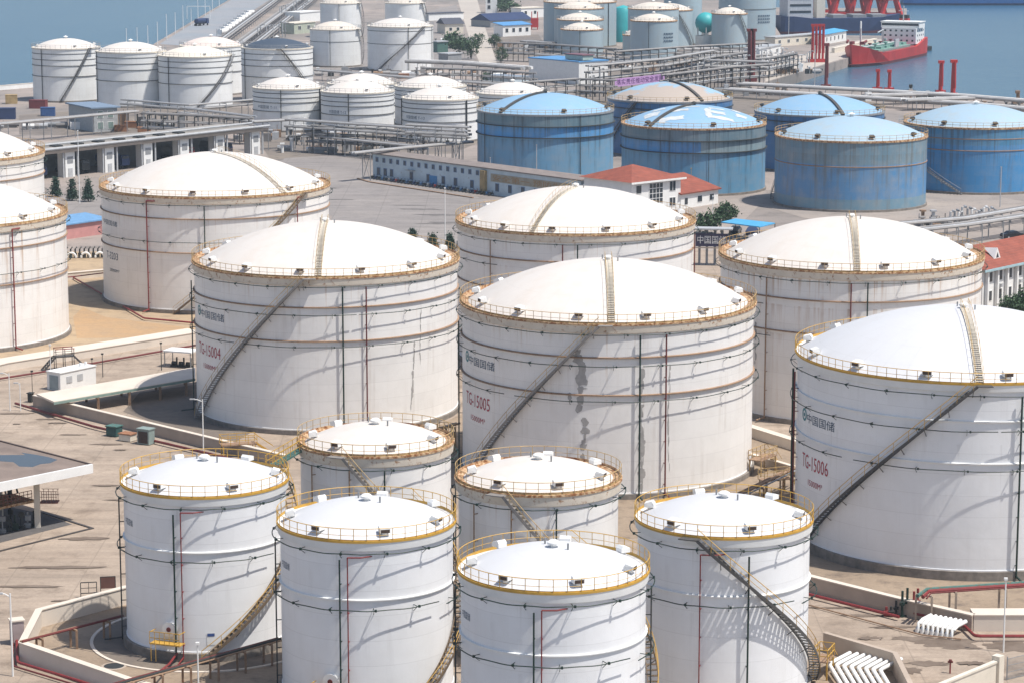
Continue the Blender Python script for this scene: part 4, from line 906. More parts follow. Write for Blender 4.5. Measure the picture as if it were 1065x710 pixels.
# loading deck, arms and rails under the roof
dk = MB(); o0 = c0 + e2 * .04; dk.prism([tuple((o0 + e1 * -.02)[:2]), tuple((o0 + e1 * .9)[:2]), tuple((o0 + e1 * .9 + e2 * .2)[:2]), tuple((o0 + e1 * -.02 + e2 * .2)[:2])], 2.5, 2.75); dk.build('loading_deck', RUSTY, r)
m = MB()
for k in range(40):
    b0 = o0 + e1 * (.9 * k / 39) + Vector((0, 0, 2.75)); m.beam(b0, b0 + Vector((0, 0, 1.1)), .06, .06)
for z in (.4, .75, 1.1): m.beam(o0 + Vector((0, 0, 2.75 + z)), o0 + e1 * .9 + Vector((0, 0, 2.75 + z)), .06, .06)
m.build('railing', mat('dull_red_rail', (.20, .07, .05)), r)
bp = c0 + Vector((.85, .3, 0)); m = MB()
for x in range(4):
    for y in (0, 1): m.beam(bp + Vector((x * .5 - .4, y * 1.2, 2.6)), bp + Vector((x * .5 - .4, y * 1.2, 3.8)), .05, .05)
for z in (3.2, 3.8): m.beam(bp + Vector((-.6, 0, z)), bp + Vector((1.2, 0, z)), .05, .05); m.beam(bp + Vector((-.6, 1.2, z)), bp + Vector((1.2, 1.2, z)), .05, .05)
m.box(bp + Vector((.3, .6, 2.55)), (1.9, 1.3, .1)); m.build('side_platform', mat('dull_red_rail', (.20, .07, .05)), r)
for k in range(14):
    b0 = o0 + e1 * (.04 + .85 * k / 13) + e2 * .12; mm = [DARK, GREY, BLACKGREEN, GALV][k % 4]
    m = MB(); m.tube([b0 + Vector((0, 0, .2)), b0 + Vector((0, 0, 4.6)), b0 + Vector((.6, -.5, 5.0)), b0 + Vector((1.0, -.8, 3.4))], .11, 7); m.tube([b0 + Vector((0, 0, 1.0)), b0 + Vector((0, 0, 1.5))], .3, 8); m.tube([b0 + Vector((0, 0, 3.1)), b0 + Vector((0, 0, 3.6))], .26, 8); m.build('filling_arm', mm, r)
for k in range(26):
    b0 = o0 + e1 * (.9 * k / 25) + e2 * -.01; m = MB(); m.tube([b0, b0 + Vector((0, 0, 1.7))], .1, 6); m.box(b0 + Vector((.1, -.2, .6 + .5 * (k % 3))), (.55, .4, .5)); m.box(b0 + Vector((0, 0, .25)), (.7, .5, .4)); m.build('meter', [DARK, GREY, DARK, BLACKGREEN][k % 4], r)
G_ISL = ground_mat('loading_island_asphalt', (.085, .08, .08), (.12, .11, .105), (.05, .05, .05), .3, .5)
tag(MB().sheet(P((75, 545), (44, 534), (-120, 500), (-140, 600)), .028).build('island_asphalt', G_ISL), kind='structure')
kb = P((-60, 588), (96, 549.5), (44, 533))
tag(MB().wall([(q.x, q.y) for q in kb], .3, 0, .12).build('island_kerb', mat('dark_kerb', (.07, .06, .055))), kind='structure')

# ================================================================ buildings
def building(name, label, A_, B_, depth, h, wm, roof='flat', rm=WHITE, win=(), side=(), over=.5, rh=2.2, cat='building', glass=GLASS, frame=WHITE, door=None, eave=None):
    v = Vector((B_.x - A_.x, B_.y - A_.y)); L = v.length; r = thing(name, label, cat, (A_.x, A_.y, 0), math.atan2(v.y, v.x))
    MB().prism([(0, 0), (L, 0), (L, depth), (0, depth)], 0, h).build('wall', wm, r)
    o_ = over
    if roof == 'flat': MB().prism([(-o_, -o_), (L + o_, -o_), (L + o_, depth + o_), (-o_, depth + o_)], h, h + .35).build('roof', rm, r)
    elif roof == 'hip':
        i = min(L, depth) / 2; V = [(-o_, -o_, h), (L + o_, -o_, h), (L + o_, depth + o_, h), (-o_, depth + o_, h)]
        T = [(i * .9, depth / 2, h + rh), (L - i * .9, depth / 2, h + rh)] if L > depth else [(L / 2, i * .9, h + rh), (L / 2, depth - i * .9, h + rh)]
        if abs(L - depth) < 1.5: T = [(L / 2 - .2, depth / 2, h + rh), (L / 2 + .2, depth / 2, h + rh)]
        if L > depth or abs(L - depth) < 1.5: F = [(0, 1, 5, 4), (1, 2, 5), (2, 3, 4, 5), (3, 0, 4)]
        else: F = [(0, 1, 4), (1, 2, 5, 4), (2, 3, 5), (3, 0, 4, 5)]
        MB().add(V + T, F).build('roof', rm, r)
        MB().wall([(-o_, -o_), (L + o_, -o_), (L + o_, depth + o_)], .12, h - .35, h + .02).build('eave', eave or WHITE, r)
    elif roof == 'gable':
        V = [(-o_, -o_, h), (L + o_, -o_, h), (L + o_, depth + o_, h), (-o_, depth + o_, h), (-o_, depth / 2, h + rh), (L + o_, depth / 2, h + rh)]
        MB().add(V, [(0, 1, 5, 4), (2, 3, 4, 5), (0, 4, 3), (1, 2, 5), (3, 2, 1, 0)]).build('roof', rm, r)
    elif roof == 'mono':
        V = [(-o_, -o_, h), (L + o_, -o_, h), (L + o_, depth + o_, h + rh), (-o_, depth + o_, h + rh)]
        V += [(x, y, z + .25) for x, y, z in V]; MB().add(V, [(3, 2, 1, 0), (4, 5, 6, 7), (0, 1, 5, 4), (1, 2, 6, 5), (2, 3, 7, 6), (3, 0, 4, 7)]).build('roof', rm, r)
    for (u, z, w_, hh) in win:
        f = MB().box((u * L, -.03, z), (w_ + .25, .08, hh + .25)).build('window', frame, r); MB().box((u * L, -.075, z), (w_, .05, hh)).build('pane', glass, f)
        if w_ > 1.5: MB().box((u * L, -.115, z), (.1, .03, hh)).build('glazing_bar', frame, f)
    for (u, z, w_, hh) in side:
        f = MB().box((L + .03, u * depth, z), (.08, w_ + .25, hh + .25)).build('window', frame, r); MB().box((L + .075, u * depth, z), (.05, w_, hh)).build('pane', glass, f)
    if door: u, w_, hh, dm = door; MB().box((u * L, -.05, hh / 2), (w_, .1, hh)).build('door', dm, r)
    return r, L
# long blue washed shed
A_, B_ = at(388, 185.5), at(604, 216)
wins = [(.022 + .036 * k, 4.35, .75, .85) for k in range(15)] + [(u, 1.75, .95, 1.5) for u in (.03, .065, .098, .20, .285, .36, .42, .5, .62, .68, .74, .80)]
bl, L = building('workshop', 'long pale blue shed with faded lettering band beside the grey apron', A_, B_, 4.5, 5.5, LTBLUE, 'mono', mat('brown_grey_sheet_roof', (.25, .21, .19), .8, .3, .5), wins, over=.35, rh=.25, glass=mat('blue_grey_glass', (.06, .085, .12), .15), frame=mat('blue_frame', (.12, .2, .36)))
MB().box((.31 * L, -.06, 1.2), (2.6, .1, 2.4)).build('door', mat('bright_blue_door', (.06, .25, .52)), bl)
MB().box((.56 * L, -.35, 2.6), (1.6, .7, 5.0)).build('pilaster', OCHRE, bl)
m = MB(); m.box((.79 * L, -.05, 3.75), (.40 * L, .06, 1.7)); m.build('sign_band', mat('faded_tan_band', (.40, .36, .28), .8, .35, .5), bl)
flat_text('安全第一 预防为主', .36 * L, 1.3, mat('faded_red_letter', (.36, .20, .07)), bl, (.60 * L, -.10, 3.1), (1, 0, 0))
MB().box((.2 * L, -.5, 3.0), (2.6, 1.0, .12)).build('door_canopy', GREY, bl)
tag(MB().wall([(q.x, q.y) for q in P((372, 186.5), (384, 190), (492, 206.5))], .5, 0, .25).build('flowerbed_kerb', BROWN), kind='structure')
# parked bikes along the shed
def bike_parts():
    fr, wh = MB(), MB()
    for x in (-.55, .55):
        wh.tube([(x + .3 * math.cos(2 * math.pi * k / 10), 0, .3 + .3 * math.sin(2 * math.pi * k / 10)) for k in range(10)], .05, 5, True)
    fr.beam((-.55, 0, .3), (0, 0, .35), .12, .12).beam((0, 0, .35), (.45, 0, .75), .1, .1).beam((.55, 0, .3), (.42, 0, 1.0), .07, .07).beam((-.5, 0, .72), (.1, 0, .75), .22, .14).beam((.4, -.3, 1.02), (.4, .3, 1.02), .05, .05).box((-.05, 0, .5), (.5, .2, .3))
    return fr, wh
vdir = Vector((B_.x - A_.x, B_.y - A_.y, 0)).normalized(); nrm = Vector((vdir.y, -vdir.x, 0))
cols_ = [DARK, NAVY, mat('dull_blue_bike', (.06, .14, .28)), mat('dull_red_bike', (.28, .05, .04)), GREY]
cn = ['black', 'navy', 'dull blue', 'dull red', 'grey']; protos = {}
for k in range(34):
    ci = [0, 1, 0, 2, 0, 4, 1, 3, 0, 0, 2][k % 11]; p = A_ + vdir * (1.5 + k * 1.25) + nrm * 1.3; rz = math.atan2(vdir.y, vdir.x) + R(90 + rnd.uniform(-12, 12))
    lab = '%s scooter parked in the row along the pale blue shed' % cn[ci]
    if ci not in protos:
        fr, wh = bike_parts(); o = thing('scooter', lab, 'scooter', p, rz, 'scooters parked along the pale blue shed'); fr.build('frame', cols_[ci], o); wh.build('wheels', RUBBER, o); protos[ci] = o
    else: dup(protos[ci], p, rz)
# red roofed office and annex
C_, R_ = at(657, 190, 6.6), at(708, 184.5, 6.6)
rb, L = building('office_house', 'white office with red hipped roof in front of the blue tanks', Vector((C_.x, C_.y, 0)), Vector((R_.x, R_.y, 0)), 14, 6.6, WHITE, 'hip', REDROOF, [(.14, 5.0, 1.4, 1.6), (.83, 5.0, 1.6, 1.9), (.14, 1.8, 1.4, 1.5), (.83, 1.8, 1.6, 1.6)], over=.8, rh=2.6)
f = MB().box((.49 * L, -.04, 3.9), (4.0, .1, 4.2)).build('stair_window', WHITE, rb)
for i in range(4):
    for j in range(4): MB().box((.49 * L - 1.45 + i * .97, -.1, 2.35 + j * 1.03), (.8, .05, .88)).build('pane', GLASS, f)
C2, R2 = at(708, 202.8, 3.0), at(747, 197, 3.0)
building('office_annex', 'lower white annex with red roof right of the red roofed office', Vector((C2.x, C2.y, 0)), Vector((R2.x, R2.y, 0)), 9, 3.0, WHITE, 'mono', REDROOF, [(.14, 1.5, 1.0, 1.3), (.5, 1.6, 1.5, 1.2), (.82, 1.6, 1.4, 1.2)], over=.5, rh=2.6)
# right edge office
A2, B2_ = at(1021, 322), at(1115, 300)
ro, L = building('office_building', 'white columned office with red roof and white gablet at the right edge', A2, B2_, 12, 6.4, WHITE, 'hip', REDROOF, [(.08 + .105 * k, z, 1.0, 1.5) for k in range(9) for z in (1.9, 4.9)], over=1.0, rh=2.6, eave=mat('pale_blue_gutter', (.38, .55, .60)))
for k in range(9): MB().box((L * (.03 + .105 * k), -.35, 3.1), (.45, .5, 6.2)).build('column', WHITE, ro)
for k in (1, 3, 5): MB().box((L * (.08 + .105 * k), -.35, 3.3), (.8, .4, .55)).build('air_conditioner', GALV, ro)
m = MB(); m.add([(5.6, 1.4, 7.3), (7.6, 1.4, 7.3), (6.6, 1.4, 9.0), (6.6, 4.0, 8.8)], [(0, 1, 2), (1, 3, 2), (0, 2, 3)]); m.build('gablet', WHITE, ro)
m = MB(); m.add([(6.2, 1.36, 7.45), (7.0, 1.36, 7.45), (6.6, 1.36, 8.3)], [(0, 1, 2)]); m.build('gablet_vent', GLASS, ro)
# white shed with blue roof
ws, L = building('white_shed', 'white windowless shed with blue roof edge below the grey tanks', at(550, 83.5), at(602, 88.5), 12.5, 7.3, WHITE, 'flat', BLUEROOF, [], [(.5, 4.6, .8, 1.6)], over=.25)
MB().box((L * .80, 4.5, 8.6), (9, 4.5, 1.5)).build('roof_plant_room', mat('pale_green_plaster', (.42, .52, .46)), ws); MB().box((L * .80, 4.5, 9.5), (9.6, 5.2, .3)).build('plant_room_roof', mat('maroon_roof', (.20, .09, .11)), ws)
# grey white house at left
building('control_house', 'two storey white house with blue grey flat roof at far left', at(72, 132.5), at(97, 138), 7, 6.3, mat('grey_plaster', (.42, .44, .45), .8), 'flat', mat('blue_grey_roof', (.20, .27, .36)), [], [(.3, 4.7, 1.5, 1.8), (.72, 4.7, 1.5, 1.8), (.3, 1.7, 1.5, 1.8), (.72, 1.7, 1.5, 1.8)], over=.7, glass=mat('greenish_glass', (.22, .30, .28), .2))
# blue roofed shed between left tanks
building('pump_shed', 'low pink walled shed with blue roof between the left rear tanks', at(58, 251), at(112, 243), 6, 2.7, PINK, 'mono', mat('sky_blue_sheet', (.16, .33, .55)), [], over=.4, rh=.6)
p = at(90, 269); r = thing('pump_manifold', 'row of dark pumps with white pipe bends in front of the pink shed', 'pumps', p, .12)
for k in range(10):
    x = -3.6 + k * .8; MB().tube([(x, .8, 0), (x, .8, 1.6), (x + .3, .4, 2.0)], .16, 6).box((x, .5, .5), (.6, .6, .9)).build('pump', DARK, r)
for k in range(3): MB().tube([(-2.6 + k * 2.5 + .8 * math.cos(R(a)), -1.0, .3 + .9 * math.sin(R(a))) for a in range(0, 181, 20)], .2, 7).build('pipe_bend', WHITE, r)
# truck loading station
A3, B3_ = at(44, 188), at(272, 160.5); v = Vector((B3_.x - A3.x, B3_.y - A3.y)); L = v.length
ls = thing('loading_station', 'long grey truck loading station with white window booths under one roof', 'loading station', (A3.x, A3.y, 0), math.atan2(v.y, v.x))
MB().prism([(-8, -.4), (L, -.4), (L, 13), (-8, 13)], 6.2, 6.75).build('roof', mat('grey_concrete_roof', (.33, .31, .28), .85, .3, .3), ls)
MB().tube([(-8, -.9, 6.9), (L + 2, -.9, 6.9)], .3, 8).build('pipe', GALV, ls); MB().tube([(-8, 5, 7.2), (L + 2, 5, 7.2)], .25, 8).build('pipe', GALV, ls); MB().beam((-8, -.55, 6.1), (L + 2, -.55, 6.1), .2, .6).build('fascia', CONC, ls)
MB().prism([(-8, 13), (L, 13), (L, 13.3), (-8, 13.3)], 0, 6.2).build('back_wall', GREY, ls)
for k in range(7):
    MB().box((8 + k * 6.5, 4, 6.9), (2.2, 2.2, .4)).build('roof_hatch', DARK, ls)
for px in (74, 115, 155, 193, 230, 267):
    # position along the front line
    b0 = at(px, 188 - (px - 44) / 228 * 27.5); u = (Vector((b0.x - A3.x, b0.y - A3.y))).dot(v.normalized())
    bo = MB().box((u, 1.5, 3.0), (2.9, 2.6, 6.0)).build('booth', WHITE, ls)
    f = MB().box((u, .17, 3.9), (1.7, .1, 1.5)).build('window', GREY, bo); MB().box((u, .11, 1.0), (1.2, .1, 2.0)).build('door', GALV, bo)
    for s in (-2.2, 2.2): MB().beam((u + s, .1, 0), (u + s, .1, 6.2), .35, .35).build('column', GALV, ls)
def tanker(label, p, rz, cm, tm, group='trucks at the loading station', name='tanker_truck'):
    r = thing(name, label, 'truck', p, rz, group)
    MB().add([(3.2, -1.2, .9), (5.2, -1.2, .9), (5.2, -1.2, 2.2), (4.9, -1.2, 3.2), (3.2, -1.2, 3.2), (3.2, 1.2, .9), (5.2, 1.2, .9), (5.2, 1.2, 2.2), (4.9, 1.2, 3.2), (3.2, 1.2, 3.2)],
             [(0, 1, 2, 3, 4), (9, 8, 7, 6, 5), (1, 6, 7, 2), (2, 7, 8, 3), (3, 8, 9, 4), (4, 9, 5, 0), (0, 5, 6, 1)]).build('cab', cm, r)
    MB().box((5.07, 0, 2.65), (.12, 2.0, .8), 0).build('windscreen', GLASS, r)
    MB().tube([(-4.2, 0, 2.2), (-4.0, 0, 2.2), (2.8, 0, 2.2), (3.0, 0, 2.2)], [.9, 1.2, 1.2, .9], 14).build('tank', tm, r, True); MB().box((-.3, 0, .95), (8, 1.0, .3)).build('chassis', DARK, r)
    for x in (-3.4, -2.2, 4.1):
        for y in (-1.05, 1.05): MB().tube([(x, y - .18, .5), (x, y + .18, .5)], .5, 12).build('wheel', RUBBER, r)
    return r
th3 = math.atan2(v.y, v.x)
def st_at(u, w_): d = v.normalized(); return Vector((A3.x + d.x * u - d.y * w_, A3.y + d.y * u + d.x * w_, 0))
for lab, u, cm, tm in [('navy tanker truck in the first bay of the loading station', 2, NAVY, NAVY), ('dark tanker truck in the second bay of the loading station', 15, DARK, GREY), ('blue tanker truck in the middle bay of the loading station', 27.5, NAVY, mat('truck_blue', (.04, .10, .26))),
                       ('red cab tanker truck near the right end of the loading station', 49, SHIPRED, GALV), ('blue and grey tanker truck at the right end of the loading station', 62, NAVY, GREY)]:
    tanker(lab, st_at(u, 7), th3 - R(90), cm, tm)
# carport, sign gantry, cars
q = Pz(3.0, (750, 231.5), (790, 236.5), (806, 232.5), (765, 228)); c = sum(q, Vector()) / 4
r = thing('carport', 'bright blue roofed carport beside the cream white tank', 'carport', (c.x, c.y, 0)); MB().prism([(p.x - c.x, p.y - c.y) for p in q], 2.9, 3.1).build('roof', mat('bright_blue_sheet', (.08, .38, .66)), r)
for p in q: MB().beam((p.x - c.x, p.y - c.y, 0), (p.x - c.x, p.y - c.y, 2.9), .14, .14).build('leg', DARK, r)
def car(label, p, rz, m, group=None):
    r = thing('parked_car', label, 'car', p, rz, group)
    pf = [(-2.2, .35), (-2.25, .8), (-2.0, .98), (-1.5, 1.02), (-.95, 1.42), (.55, 1.45), (1.15, 1.02), (2.0, .88), (2.2, .65), (2.2, .35)]
    n = len(pf); b = MB(); b.add([(x, -.86 if z < 1.1 else -.68, z) for x, z in pf] + [(x, .86 if z < 1.1 else .68, z) for x, z in pf], [tuple(range(n))[::-1], tuple(range(n, 2 * n))] + [(i, (i + 1) % n, n + (i + 1) % n, n + i) for i in range(n)]); b.build('body', m, r)
    for s in (-1, 1): MB().add([(-1.3, s * .80, 1.04), (1.0, s * .80, 1.04), (.5, s * .70, 1.38), (-.9, s * .70, 1.38)], [(0, 1, 2, 3)]).build('side_window', GLASS, r)
    MB().add([(1.16, -.66, 1.05), (1.16, .66, 1.05), (.62, .6, 1.43), (.62, -.6, 1.43)], [(0, 1, 2, 3)]).build('windscreen', GLASS, r)
    for x in (-1.35, 1.35):
        for y in (-.8, .8): w_ = MB().tube([(x, y - .1, .32), (x, y + .1, .32)], .32, 14).build('wheel', RUBBER, r); MB().tube([(x, y * 1.14 - .01, .32), (x, y * 1.14 + .01, .32)], .18, 10).build('rim', GALV, w_)
    return r
car('black car parked beside the red roofed office at the right edge', at(1053, 248), .35, BLACKCAR)
car('black car under the left half of the blue carport', at(765, 243), 1.3, BLACKCAR); car('dark car under the right half of the blue carport', at(782, 244), 1.3, NAVY)
p = at(739, 276); r = thing('sign_gantry', 'dark gantry with white lettered blue sign between two cream tanks', 'sign gantry', p, -.15)
for x in (-3.3, 3.3):
    for y in (-.8, .8): MB().beam((x, y, 0), (x, y, 6.4), .22, .22).build('leg', DARK, r)
MB().prism([(-3.8, -1.3), (3.8, -1.3), (3.8, 1.3), (-3.8, 1.3)], 6.4, 6.65).build('roof', GALV, r)
sg = MB().box((.2, -.95, 4.6), (5.6, .12, 2.3)).build('sign_panel', mat('dark_indigo_panel', (.035, .03, .075)), r); flat_text('中国国储', 5.0, 1.4, WHITE, sg, (-2.3, -1.04, 3.95), (1, 0, 0))
for x in (-2, -.7, .7, 2): MB().tube([(x, .2, 0), (x, .2, 6.2)], .22, 7).build('pipe', GREY, r)
MB().beam((-3.4, -.9, 3.2), (3.4, -.9, 3.2), .2, .2).build('cross_beam', CONC, r)

# ================================================================ trees
def foliage(n, shape, size, seed, m, parent, name='crown'):
    r_ = random.Random(seed); b = MB()
    clumps = [(shape(r_), r_.uniform(.5, 1.2)) for _ in range(max(5, n // 28))]
    for _ in range(n):
        c, s = r_.choice(clumps); c = Vector(c) + Vector((r_.gauss(0, 1), r_.gauss(0, 1), r_.gauss(0, .8))) * size * 1.6 * s
        a = Vector((r_.gauss(0, 1), r_.gauss(0, 1), r_.gauss(0, 1))).normalized(); bb = a.orthogonal().normalized(); cc = a.cross(bb); k = size * r_.uniform(.5, 1.1)
        b.add([c + bb * k, c + cc * k * .6, c - bb * k, c - cc * k * .6], [(0, 1, 2, 3)])
    return b.build(name, m, parent)
def conifer(label, p, h, seed, rad=None, group='small conifers'):
    r = thing('conifer', label, 'tree', p, 0, group); rad = rad or h * .24
    MB().tube([(0, 0, 0), (0, 0, h * .9)], [.14, .03], 6).build('trunk', BARK, r)
    def sh(q): t = 1 - math.sqrt(q.random()); k = rad * (1 - t) * math.sqrt(q.random()); a = q.uniform(0, 6.283); return (k * math.cos(a), k * math.sin(a), h * (.12 + .86 * t))
    foliage(2200, sh, .2, seed, LEAF2, r); return r
for i, (x, y, h, lab) in enumerate([(58, 205, 4.6, 'dark conifer nearest the left edge tank, first of three'), (75, 209, 5.0, 'dark conifer in the middle of three at left'), (92, 210, 5.2, 'dark conifer beside the left rear tank, last of three')]): conifer(lab, at(x, y), h, i + 1)
for i, (x, y, h, lab) in enumerate([(429, 252, 2.6, 'tiny dark conifer left of three behind TG-15004'), (450, 258, 2.6, 'tiny dark conifer in the middle of three behind TG-15004'), (468, 262, 3.4, 'dark conifer right of three beside TG-15004')]): conifer(lab, at(x, y), h, i + 11, .7)
def bush(label, p, rx, h, seed, name='bush', m=LEAF, n=1500, group=None):
    r = thing(name, label, 'tree' if name != 'bush' else 'bush', p, 0, group)
    for k in range(4): MB().tube([(0, 0, 0), (math.cos(k * 1.6) * rx * .4, math.sin(k * 1.6) * rx * .4, h * .7)], [.12, .03], 5).build('branch', BARK, r)
    def sh(q):
        while True:
            u = Vector((q.uniform(-1, 1), q.uniform(-1, 1), q.uniform(-1, 1)))
            if u.length < 1: return (u.x * rx, u.y * rx, h * .56 + u.z * h * .42)
    foliage(n, sh, max(.26, rx * .13), seed, m, r); return r
bush('round green bush left of the carport by the office annex', at(735, 243), 2.4, 4.2, 3); bush('round green bush touching the carport', at(755, 231), 2.2, 3.6, 4)
bush('green bush before the right edge office windows', at(1052, 330), 1.6, 3.4, 6); bush('second green bush at the very right edge before the office', at(1066, 328), 1.8, 4.0, 7)
for i, (x, y, rx, h) in enumerate([(478, 56, 4, 7), (490, 62, 3.0, 8), (470, 50, 5, 6), (514, 50, 2.6, 6), (521, 66, 2.2, 6), (522, 12, 6, 7), (530, 14, 5, 6), (497, 50, 2.5, 6), (507, 88, 2.0, 4)]):
    bush(['dark green tree left of the pale road, middle one', 'tall dark green tree hugging the left side of the pale road', 'spreading dark tree left of the pale road', 'dark tree at the right side of the pale road', 'dark tree at the near right corner of the pale road', 'green tree behind the white house, left one', 'green tree behind the white house, right one', 'thin tree at the left verge of the pale road', 'small olive bush under the grey pipe rack'][i], at(x, y), rx, h, 20 + i, 'leafy_tree', LEAF, 900, 'trees along the pale road')

# ================================================================ far pipe racks and quay
FARP, FARP2 = mat('weathered_pipe', (.36, .345, .33), .6, .3, .4), mat('dark_lagged_pipe', (.20, .19, .185), .7, .3, .4)
G4 = lambda n, w_, r_=.25, dz=0: [(-w_ / 2 + w_ * i / max(1, n - 1), dz, r_, [FARP, GALV, FARP2, FARP, WHITE][i % 5]) for i in range(n)]
rack('pipe rack from the left edge past the white house', Pz(5, (-30, 133), (60, 124.5), (141, 117)), G4(4, 2.4, .28), 3, 8)
rack('pipe rack joining the loading station from the left tank row', Pz(5, (190, 118.5), (264, 128)), G4(4, 2.6, .3) + G4(2, 1.5, .2, 1.4), 3.2, 7)
rack('low pipe rack in front of the far left row of tanks', Pz(5.5, (128, 109), (197, 115), (266, 109)), G4(3, 2, .25) + G4(2, 1.5, .2, 1.2), 2.6, 7)
rack('elevated pipe rack from the loading station towards the middle tanks', Pz(7, (262, 128), (318, 125)), G4(3, 2.2, .28), 3, 9)
rack('long elevated pipe rack in front of the lettered middle tanks', Pz(6, (300, 132), (430, 141), (486, 145)), G4(5, 3.2, .28) + G4(3, 2.5, .25, 1.6), 4, 6)
rack('grey pipe rack low behind the long elevated one', Pz(4, (318, 141), (430, 153)), G4(4, 2.4, .22), 3, 7)
rack('white pipe bridge on braced towers above the pale blue shed', Pz(6.2, (366, 161), (425, 155), (490, 149)), G4(3, 1.4, .3), 2.6, 9, brace=True)
rack('box truss pipe rack at the left of the leftmost blue tank', Pz(8.5, (424, 139), (488, 142)), G4(4, 2.4, .3) + G4(3, 2, .25, 1.8), 3.2, 5, brace=True)
rack('thick grey pipe rack crossing under the pale road', Pz(6.5, (425, 65.5), (480, 67.5), (548, 73)), G4(5, 4.5, .55), 6, 8)
rack('low pipe rack behind the middle cluster of white tanks', Pz(3, (330, 74), (430, 82), (560, 92)), G4(4, 3, .3), 4, 9)
rack('rack of stacked pipes carrying the purple banner', Pz(4.5, (612, 84), (690, 76), (742, 66.5)), G4(4, 3, .3) + G4(4, 3, .3, 2.2) + G4(3, 2, .3, 4.2), 4.5, 6, fm=DARK)
a_, b_ = at(639, 86.5, 4.6), at(690.5, 81, 4.6); a_ = a_ + Vector((0, -3, 0)); b_ = b_ + Vector((0, -3, 0)); v_ = b_ - a_; L = v_.length
r = thing('banner', 'purple banner with white characters hung on the pipe rack behind the blue tanks', 'banner', (a_.x, a_.y, 3.6), math.atan2(v_.y, v_.x)); MB().box((L / 2, 0, 1.2), (L, .1, 2.5)).build('cloth', mat('lilac_banner', (.50, .30, .56), .7, .15, .8), r)
flat_text('落实责任推动安全发展', L * .94, 1.7, mat('dark_purple_letter', (.10, .02, .15)), r, (L * .03, -.09, .45), (1, 0, 0))
rack('pipe rack running right behind the pale banner towards the jetty', Pz(5, (735, 70), (800, 72)), G4(5, 4, .35) + G4(4, 3, .3, 2), 5, 6)
rack('jetty pipe rack, outermost row at the water edge', Pz(2.5, (770, 88.5), (905, 95.5), (1000, 101), (1110, 110)), G4(6, 5, .4), 6.5, 9, fm=GREY)
rack('jetty pipe rack, second row behind the blue tanks', Pz(2.2, (756, 94), (880, 101.5), (1000, 108.5), (1110, 118)), G4(6, 5, .35), 6, 9, fm=GREY)
rack('short white pipe rack between the jetty rows', Pz(2.4, (905, 101), (985, 99)), G4(5, 4, .4), 5, 6)
rack('second short white pipe rack between the jetty rows', Pz(2.6, (940, 106), (1010, 103.5)), G4(5, 4, .4), 5, 6)
rack('grey pipe rack at right passing behind the cream white tank', Pz(3.4, (950, 241), (1003, 235), (1110, 219)), G4(4, 2.6, .28), 3.4, 7)
rack('lower pipe rack at right nearer the bright blue tank', Pz(2.6, (925, 235), (1003, 228.5), (1110, 210)), G4(3, 2, .28), 2.8, 7)
for i, (x0, y0, x1, y1) in enumerate([(690, 53, 745, 51.5), (700, 57, 792, 54.5), (735, 61, 800, 58), (560, 58, 640, 62), (545, 44, 575, 46)]):
    rack(['low pipe row at the foot of the grey tanks, upper', 'low pipe row at the foot of the grey tanks, lower', 'low pipe row near the maroon tower', 'pipe row behind the white windowless shed', 'short pipe row left of the grey tanks'][i], Pz(2.5, (x0, y0), (x1, y1)), G4(4, 4, .4), 5, 7)
def vcluster(label, p, n, sp, h, rz, seed, mats=(GALV, GREY, WHITE)):
    r = thing('valve_station', label, 'valves', p, rz); q = random.Random(seed)
    for k in range(n):
        x = (k - n / 2) * sp; hh = h * q.uniform(.7, 1.05); y = q.uniform(-.8, .8)
        MB().tube([(x, y, 0), (x, y, hh), (x + sp * .9, y, hh + .02), (x + sp * .9, y + 1.5, hh)], .24, 7).tube([(x, y, hh * .4), (x, y, hh * .4 + .5)], .45, 8).build('valve_riser', mats[k % len(mats)], r)
vcluster('cluster of grey vertical valves before the bright blue tank', at(1012, 233), 11, .85, 3.2, .05, 4)
vcluster('tall grey pipe risers behind the beige domed blue tank', at(746, 86), 10, 2.2, 9, .1, 6)
vcluster('dark valve station between far left row and loading station', at(165, 134), 7, 1.6, 5, .1, 7, (DARK, GREY))
vcluster('valve station beside the middle tanks at the rack end', at(335, 152), 9, 1.5, 3, -.1, 8, (DARK, GREY, DARK))
vcluster('dark vertical pipe tower left of the purple banner', at(621, 101), 5, 1.4, 8.5, .1, 9, (DARK, GREY))
vcluster('grey pump station in front of the right lettered middle tank', at(450, 152), 9, 1.5, 2.8, -.1, 12, (GREY, DARK))
vcluster('white pipe frames on the quay left of the ship', at(800, 72), 9, 2.0, 7, .2, 10, (WHITE, GALV))
vcluster('grey valves on the quay beside the red loading arms', at(828, 66), 9, 1.6, 4, .3, 11, (GREY, GALV))
def arms(label, p, h, n=1, m=CRANERED, sp=1.6, w_=.5, name='jetty_tower'):
    r = thing(name, label, 'loading arm', p)
    for k in range(n):
        x = (k - (n - 1) / 2) * sp; MB().tube([(x, 0, 0), (x, 0, h)], [w_, w_ * .75], 8).build('column', m, r); MB().tube([(x, 0, h * .93), (x + .2, -1.2, h * .99), (x + .3, -1.3, h * .25)], w_ * .5, 6).build('arm', m, r); MB().box((x, 0, h), (w_ * 2.6, w_ * 2.2, .9)).build('counterweight', m, r)
    MB().box((0, 0, .6), (n * sp + 1.4, 2.4, 1.2)).build('base', m, r); return r
arms('single slim red loading arm on the jetty, left of a pair', at(912.5, 95), 6.5, m=CRANERED); arms('single slim red loading arm on the jetty, right of a pair', at(924.5, 95.5), 6.5)
arms('thicker red loading arm on the jetty, third from the left', at(978, 98), 10, w_=.7); arms('thickest red loading arm on the jetty with a wide base', at(991, 101), 11, w_=.8)
arms('cluster of tall red loading arms on the quay by the ship bow', at(850, 65), 13.5, 4, sp=1.3, w_=.45)
